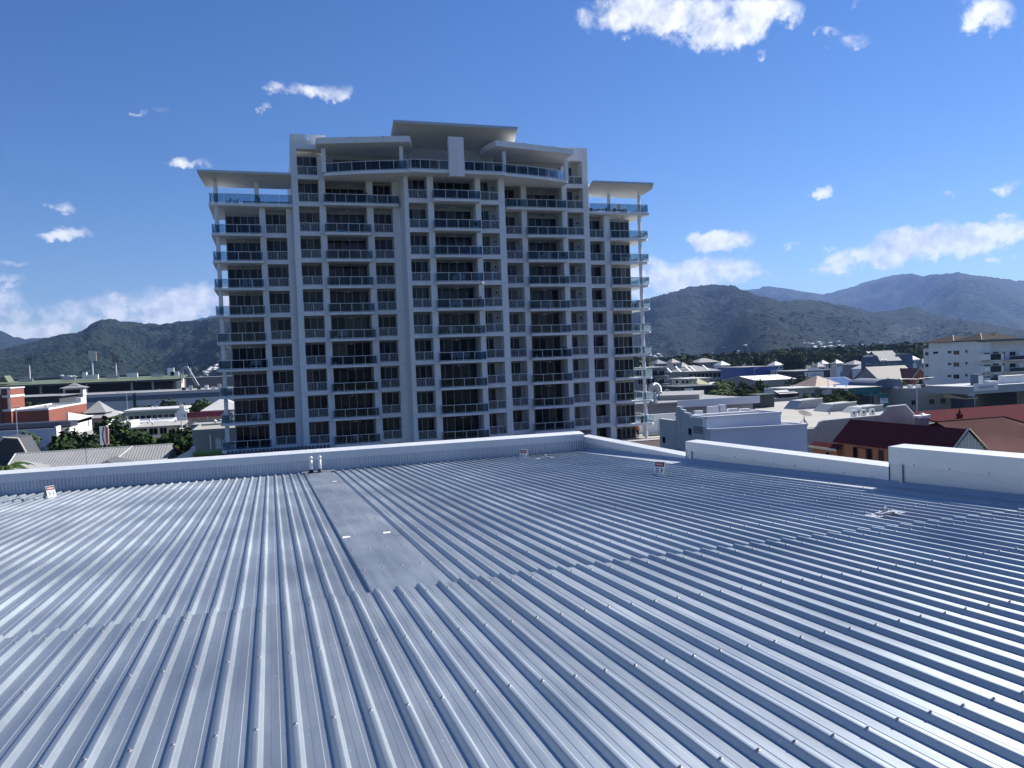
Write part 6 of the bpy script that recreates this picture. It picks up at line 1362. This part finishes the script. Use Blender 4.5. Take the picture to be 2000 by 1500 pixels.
CR = {'dark': [crown_mesh('crown', s, 2600, .17, [leafB, leafA]) for s in (1, 2, 3)], 'green': [crown_mesh('crown', s, 2400, .17, [leafA, leafB]) for s in (4, 5, 6)], 'olive': [crown_mesh('crown', s, 1800, .16, [leafC, leafA]) for s in (7, 8)], 'cone': [crown_mesh('crown', 9, 2000, .14, [leafB, leafB], 22, 1.0, 'cone')], 'thin': [crown_mesh('crown', 11, 900, .15, [leafC, leafA], 9)]}
TR = MB(); TR.cyl((0, 0, 0), (.02, 0, .55), .045, .03, 8)
for a in (0, 1.3, 2.6, 3.9, 5.1): TR.cyl((.02, 0, .42), (.02+.25*math.cos(a), .25*math.sin(a), .80), .022, .008, 6)
TRM = TR.mesh('trunk', bark)
tcount = 0
def tree(px, pyT, Y, r_, kind, label, group=None, zc=None, zb=0, tall=1.0):
    """crown top at the photo row, crown radius r_ in metres"""
    global tcount; tcount += 1
    A = atY(px, pyT, Y); t = thing('tree', label, 'tree', (A.x, Y, zb), 0, group); H_ = A.z-zb
    cm_ = rnd.choice(CR[kind]); rz_ = r_*.78*tall
    c = link('crown', cm_, t, (0, 0, max(H_-rz_*.86, rz_*.7)), rnd.random()*6.28); c.scale = (r_, r_, r_*tall)
    k = link('trunk', TRM, t, (0, 0, 0)); hh = max(1.2, H_-rz_*.6); k.scale = (max(hh*.75, r_*.8), max(hh*.75, r_*.8), hh/.8*.95); return t
tree(50, 848, 131, 4.2, 'thin', 'thin grey-green tree in front of the long white shop'); tree(172, 829, 136, 5.6, 'dark', 'dark bushy tree left of the banner sign post', 'dark trees around the banner sign'); tree(228, 822, 138, 6.6, 'dark', 'tall dark tree behind the banner sign', None); tree(250, 836, 133, 5.0, 'dark', 'dark spreading tree beside the cream two-storey building')
tree(150, 845, 131, 4.0, 'dark', 'low dark tree under the awning lettering'); tree(345, 826, 132, 5.6, 'dark', 'round dense dark tree before the cream two-storey building'); tree(372, 838, 126, 3.4, 'dark', 'lower dark tree against the grey-green box building'); tree(330, 878, 122, 2.6, 'dark', 'dark shrub tree beside the grey ribbed roof'); tree(345, 870, 124, 2.8, 'olive', 'olive bush behind the grey ribbed roof')
tree(148, 806, 205, 3.2, 'olive', 'yellow-green bush beside the stacked-roof house'); tree(273, 789, 262, 4.4, 'dark', 'rounded street tree against the grey shed, smallest of the row', None); tree(330, 782, 262, 6.2, 'dark', 'rounded street tree against the grey shed beside the street lamp'); tree(385, 783, 255, 6.4, 'green', 'broad street tree against the grey shed by the crimson fascia'); tree(363, 790, 250, 3.6, 'olive', 'small olive tree beside the broad street tree'); tree(60, 782, 225, 5.0, 'dark', 'dark tree top behind the brick building roof')
tree(1412, 742, 205, 4.0, 'green', 'palm-like tree top beside the navy wall'); tree(1452, 747, 215, 3.6, 'dark', 'dark round tree before the white roofed market'); tree(1484, 743, 212, 3.4, 'dark', 'dark upright tree by the street light'); tree(1437, 757, 190, 3.4, 'green', 'low bushy tree behind the warehouse'); tree(1565, 735, 222, 6.2, 'green', 'broad dark tree at the end of the rusty roof'); tree(1525, 753, 200, 3.6, 'olive', 'olive bush behind the grey house'); tree(1470, 757, 190, 2.8, 'olive', 'yellow-green bush next to the dark upright tree')
for i, px in enumerate((1572, 1592, 1606, 1620, 1634)): tree(px, 772-i*.3, 150, 2.3+.3*(i % 2), 'olive', 'olive bush in the row behind the pale flat roof', 'olive bushes behind the flat roof')
tree(1646, 760, 155, 2.6, 'green', 'taller green tree at the end of the olive bush row'); tree(1662, 769, 150, 2.4, 'dark', 'dark bush before the green fascia')
for i, px in enumerate((1690, 1712, 1735, 1755)): tree(px, 740+(i % 2)*2, 195, 2.2, 'olive', 'small pointed garden tree before the brown roofed hall', 'garden trees before the brown roofed hall', tall=1.5)
for i, px in enumerate((1538, 1546, 1554, 1563)): tree(px, 700+(i % 2), 400, 5.2, 'cone', 'dense dark cypress in the clipped clump by the showroom', 'clump of dark cypresses', tall=1.9)
for px in (1462, 1476, 1488): tree(px, 701, 420, 4.2, 'cone', 'dark conical tree behind the blue shed', 'conical trees behind the blue shed', tall=1.9)
# palms
def palm(px, pyT, Y, r_, label):
    A = atY(px, pyT, Y); t = thing('palm_tree', label, 'palm', (A.x, Y, 0)); h = A.z-.6
    obj('trunk', MB().cyl((0, 0, 0), (.2, 0, h), .22, .14, 8), bark, t); m = MB(); q = random.Random(px)
    for i in range(17):
        a = i*2.4; e = q.uniform(-.2, .9); pts = []
        for s in range(6): tt = s/5; pts.append(Vector((.2+math.cos(a)*r_*tt*math.cos(e*.6), math.sin(a)*r_*tt*math.cos(e*.6), h+r_*(math.sin(e)*tt-.75*tt*tt)+.2)))
        sd = Vector((-math.sin(a), math.cos(a), 0))
        for s in range(5):
            w0, w1 = .30*r_*.45*math.sin(math.pi*(s/5*.85+.1)), .30*r_*.45*math.sin(math.pi*((s+1)/5*.85+.1))
            for g_ in (-1, 1): m.add([pts[s], pts[s+1], pts[s+1]+sd*g_*w1-Vector((0, 0, w1*.5)), pts[s]+sd*g_*w0-Vector((0, 0, w0*.5))], [(0, 1, 2, 3)])
    obj('fronds', m, leafA, t)
palm(1408, 748, 178, 3.4, 'feathery palm beside the navy wall building'); palm(1402, 762, 165, 3.2, 'lower palm with drooping fronds behind the warehouse'); palm(1418, 766, 160, 2.8, 'bushy young palm at the warehouse roof edge'); palm(5, 905, 66, 2.2, 'dark palm top rising by the grey porch roof')
# leafy belt beyond the roofs: nearest crowns one by one, the rest as one wood
q = random.Random(3)
def belt_top(px):
    xs = [(1240, 699), (1300, 696), (1400, 690), (1500, 685), (1560, 679), (1650, 676), (1720, 673), (1800, 669), (1900, 668), (2000, 664), (2100, 660)]
    for (a, ya), (b_, yb) in zip(xs[:-1], xs[1:]):
        if a <= px <= b_: return ya+(yb-ya)*(px-a)/(b_-a)
    return 690
for i in range(44):
    px = 1262+i*12.4+q.uniform(-4, 4); Y = q.uniform(440, 560)
    k = q.choice(['dark', 'green', 'green', 'olive']); tree(px, belt_top(px)+q.uniform(7, 17), Y, q.uniform(5.5, 9.5), k, {'dark': 'dark tree along the near edge of the far wood', 'green': 'mid-green tree along the near edge of the far wood', 'olive': 'olive-green tree along the near edge of the far wood'}[k], {'dark': 'dark edge trees', 'green': 'green edge trees', 'olive': 'olive edge trees'}[k])
def wood(name, label, n, gen, seed, leaf=1.0, per=150):
    q = random.Random(seed); m = MB(); vs = []; fs = []; mi = []
    for i in range(n):
        x, y, h, r_ = gen(q); kk = q.choice([0, 0, 1, 1, 2])
        for j in range(per):
            d = Vector((q.gauss(0, 1), q.gauss(0, 1), q.gauss(0, .8))).normalized(); d.z = d.z if d.z > -.3 else -d.z; rr = r_*(.75+.25*q.random())*(1+.22*math.sin(3*d.x+i)+.18*math.sin(5*d.y+2*i))
            p = Vector((x, y, h-r_*.8))+Vector((d.x*rr, d.y*rr, d.z*rr*.8)); nrm = (d+Vector((q.gauss(0, .5), q.gauss(0, .5), q.gauss(0, .5)))).normalized(); a = nrm.orthogonal().normalized(); b_ = nrm.cross(a); s = leaf*q.uniform(.6, 1.4)*r_*.22
            o = len(vs); vs += [p-a*s, p+b_*s, p+a*s, p-b_*s]; fs.append((o, o+1, o+2, o+3)); mi.append(kk)
    m.v = [tuple(v) for v in vs]; m.f = fs; m.m = mi; o = obj(name, m, [leafA, leafB, leafC]); stuff(o); tag(o, label, 'wood'); return o
def gen_belt(q):
    px = q.uniform(1225, 2120); Y = q.uniform(560, 1500); top = belt_top(px)+q.uniform(0, 6)*(1 if Y > 900 else 1.8); A = atY(px, top, Y); h = max(6, min(A.z, 26)); return A.x, Y, h, q.uniform(5, 9)
wood('wood', 'far green wood beyond the low roofs', 520, gen_belt, 5, 1.0, 110)
def gen_left(q):
    px = q.uniform(-150, 470); Y = q.uniform(700, 1900); A = atY(px, 742-.04*px*.9, Y); return A.x, Y, q.uniform(7, 13), q.uniform(5, 9)
wood('wood', 'low dark wood at the hill foot behind the grandstand', 300, gen_left, 6, 1.2, 60)

# ------------------------------------------------------------------ hills
def lerp_prof(pts, px):
    for (a, ya), (b_, yb) in zip(pts[:-1], pts[1:]):
        if a <= px <= b_:
            t = (px-a)/(b_-a); t2 = t*t*(3-2*t)*.5+t*.5; return ya+(yb-ya)*t2
    return pts[0][1] if px < pts[0][0] else pts[-1][1]
forest = mat('forest_canopy', (.022, .034, .024), .9, spec=.05, var=.6, vscale=.014, alt=(.007, .012, .011))
nt = forest.node_tree; N = nt.nodes; L = nt.links
vz = N.new('ShaderNodeTexVoronoi'); vz.inputs['Scale'].default_value = .055; vz.feature = 'F1'
tc = N.new('ShaderNodeTexCoord'); L.new(tc.outputs['Object'], vz.inputs['Vector'])
nn = N.new('ShaderNodeTexNoise'); nn.inputs['Scale'].default_value = .02; nn.inputs['Detail'].default_value = 8; nn.inputs['Roughness'].default_value = .7; L.new(tc.outputs['Object'], nn.inputs['Vector'])
mm = N.new('ShaderNodeMath'); mm.operation = 'MULTIPLY_ADD'; L.new(vz.outputs['Distance'], mm.inputs[0]); mm.inputs[1].default_value = -.5; L.new(nn.outputs['Fac'], mm.inputs[2])
bp_ = N.new('ShaderNodeBump'); bp_.inputs['Strength'].default_value = .9; bp_.inputs['Distance'].default_value = 42; L.new(mm.outputs[0], bp_.inputs['Height']); L.new(bp_.outputs[0], N['Principled BSDF'].inputs['Normal'])
from mathutils.bvhtree import BVHTree
TREES_BVH = []
def ground_at(x, y):
    z = 0.0
    for t in TREES_BVH[:2]:
        h = t.ray_cast(Vector((x, y, 3000)), Vector((0, 0, -1)))
        if h[0] is not None: z = max(z, h[0].z)
    return z
def hill(name, pts, Rr, D, nu, nv, seed, rough=1.0, back=.7, foot=None):
    """terrain whose skyline follows the photo's ridge; Rr distance to the ridge, D depth of the front slope"""
    vs = []; px0, px1 = pts[0][0], pts[-1][0]
    def nz(x, y, s, o=4): return mnoise.fractal(Vector((x/s+seed, y/s-seed, seed*1.7)), 1.0, 2.0, o)
    for i in range(nu+1):
        px = px0+(px1-px0)*i/nu; py = lerp_prof(pts, px); d = ray(px, py); hd = Vector((d.x, d.y, 0)); k = hd.length; hd /= k
        Rl = Rr*(1+.10*math.sin(i*.045+seed)+.05*math.sin(i*.11+seed*2)); H_ = CZ+d.z/k*Rl; H_ += nz(px*9, 0, 60, 5)*rough*1.6*Rr/4000*3
        fall = 1.0
        for j in range(nv+1):
            v = j/nv
            if v <= .72:
                t = v/.72; R_ = Rl-D*(1-t); s = t**1.15*(1-.15*math.sin(math.pi*t)); 
            else:
                t = 1-(v-.72)/.28; R_ = Rl+D*back*(1-t); s = t**1.3
            x, y = hd.x*R_, hd.y*R_
            w = min(1, 4*s*(1-s)+.0)
            g_ = nz(x, y, D*.30, 5)*.17+(.5-abs(nz(x, y, D*.19, 3)))*.20
            z = H_*s+H_*g_*w*1.25+nz(x, y, 45, 3)*10*rough*min(1, s*6)*(1-.65*s**6)
            if t > .97 and v <= .72: z = min(z, H_*1.004)
            vs.append((x, y, max(z, -2) if j else -2))
    fs = [(i*(nv+1)+j, (i+1)*(nv+1)+j, (i+1)*(nv+1)+j+1, i*(nv+1)+j+1) for i in range(nu) for j in range(nv)]
    TREES_BVH.append(BVHTree.FromPolygons(vs, fs)); m = MB(); m.v = vs; m.f = fs; m.m = [0]*len(fs); return struct(obj(name, m, forest, smooth=True))
hill('hill', [(-520, 700), (-300, 690), (-120, 690), (0, 683), (40, 674), (88, 660), (123, 653), (152, 650.5), (167, 643), (183, 630), (196, 624.7), (211, 624), (238, 626), (284, 630), (312, 632), (352, 629), (387, 626), (418, 620), (500, 612), (620, 618), (760, 640), (900, 672), (1000, 690)], 3400, 1500, 300, 80, 1.3)
hill('hill', [(1000, 690), (1100, 640), (1190, 605), (1263, 582.6), (1308, 571), (1350, 558), (1392, 554), (1430, 556), (1453, 565.5), (1483, 577), (1525, 588), (1540, 586), (1559, 583), (1601, 585.6), (1639, 594), (1677, 601.6), (1703, 609), (1738, 607), (1783, 602), (1821, 613), (1863, 622.5), (1924, 630), (1981, 643), (2060, 655), (2200, 664)], 4200, 1900, 340, 90, 4.1)
hill('hill', [(-700, 640), (-420, 610), (-200, 620), (-60, 632), (0, 645), (25, 657), (42, 661), (85, 660), (128, 652), (150, 650), (200, 655), (300, 650), (370, 626), (418, 617), (520, 610), (640, 640), (800, 680)], 7800, 2600, 200, 50, 7.7)
hill('hill', [(1150, 640), (1300, 600), (1400, 575), (1460, 565.5), (1506, 561), (1563, 567), (1608, 574), (1643, 565.5), (1696, 548), (1745, 537), (1776, 533), (1802, 538), (1833, 534), (1871, 530.5), (1901, 537), (1935, 541), (2000, 548), (2150, 560), (2400, 600), (2700, 640)], 9800, 3800, 260, 70, 11.3)
m = MB(); n = 90  # unseen hill added behind the camera to hide bright horizon from window reflections
for i in range(n+1):
    x = -9000+i*240; h = 150+90*mnoise.fractal(Vector((i*.09, 3.3, 1)), 1.0, 2.0, 4)
    m.v += [(x, -3200, -2), (x, -4200, h), (x, -5600, -2)]
m.f = [(3*i+k, 3*i+k+1, 3*i+k+4, 3*i+k+3) for i in range(n) for k in range(2)]; m.m = [0]*len(m.f); struct(obj('hill', m, forest, smooth=True))
# ------------------------------------------------------------------ far suburb at the hill foot
hm = {}
def hmesh(k):
    m = MB(); m.box(-7, 7, -5, 5, 0, 3.4, 0); m.hip(-7, 7, -5, 5, 3.41, 2.4, .6, 1); return m.mesh('house', [(whitep, cream, greyw)[k], (whitep, roofpale, roofgrey)[k]])
HM = [hmesh(k) for k in range(3)]; q = random.Random(21); nh = 0
LB = ('tiny white-roofed house in the far suburb under the hills', 'tiny pale-roofed house in the far suburb under the hills', 'tiny grey-roofed house in the far suburb under the hills')
while nh < 215:
    if q.random() < .72: px, Y = q.uniform(1262, 1640), q.uniform(1800, 2350)
    elif q.random() < .8: px, Y = q.uniform(110, 440), q.uniform(1850, 2150)
    else: px, Y = q.uniform(1560, 1800), q.uniform(1800, 2300)
    x = atY(px, 690, Y).x; k = q.choice([0, 0, 0, 1, 2]); z = ground_at(x, Y)+2.5
    if z > 40: continue

    o = link('house', HM[k], None, (x, Y, z), q.uniform(0, 3)); o.scale = (1, 1, 1)*1 if False else (q.uniform(.45, .95),)*3; tag(o, LB[k], 'house', LB[k]+' group'); o['group'] = ('far white-roofed suburb houses', 'far pale-roofed suburb houses', 'far grey-roofed suburb houses')[k]; nh += 1
def gen_sub(q):
    px = q.choice([q.uniform(1240, 1900), q.uniform(1240, 1900), q.uniform(60, 440)]); Y = q.uniform(1300, 2800); x = atY(px, 690, Y).x; return x, Y, ground_at(x, Y)+q.uniform(3, 9), q.uniform(5, 10)
wood('wood', 'dark tree cover between the far suburb houses', 700, gen_sub, 15, 1.5, 40)
# ------------------------------------------------------------------ air
hz = MB(); hz.box(-9800, 16000, -8900, 14200, -1.0, 1320)
hm_ = bpy.data.materials.new('haze'); hm_.use_nodes = True; N = hm_.node_tree.nodes
N.remove(N['Principled BSDF']); pv = N.new('ShaderNodeVolumePrincipled'); pv.inputs['Color'].default_value = (.30, .50, 1.0, 1); pv.inputs['Density'].default_value = HAZE; pv.inputs['Anisotropy'].default_value = .25
hm_.node_tree.links.new(pv.outputs[0], N['Material Output'].inputs['Volume'])
ho = obj('haze', hz, hm_); stuff(ho); tag(ho, 'thin blue haze in the air over the whole town', 'haze')

# thin smoke drifting off the hillside
sm = MB()
for dx, dz, a, c in ((0, 0, 38, 16), (45, 14, 46, 18), (100, 22, 52, 15), (160, 30, 44, 12), (60, 40, 34, 12)):
    P0 = atY(1725, 662, 2250); n0 = len(sm.v); sm.lathe([(.02, -1), (.5, -.87), (.87, -.5), (1, 0), (.87, .5), (.5, .87), (.02, 1)], 12)
    for i in range(n0, len(sm.v)): x, y, z = sm.v[i]; sm.v[i] = (P0.x+dx+x*a, P0.y+y*a*.6, P0.z+dz+z*c)
smm = bpy.data.materials.new('smoke'); smm.use_nodes = True; N = smm.node_tree.nodes; N.remove(N['Principled BSDF']); pv = N.new('ShaderNodeVolumePrincipled'); pv.inputs['Color'].default_value = (.95, .95, .95, 1); pv.inputs['Density'].default_value = .0011
smm.node_tree.links.new(pv.outputs[0], N['Material Output'].inputs['Volume'])
so = obj('smoke', sm, smm); stuff(so); tag(so, 'thin pale smoke drifting over the lower hillside', 'smoke')
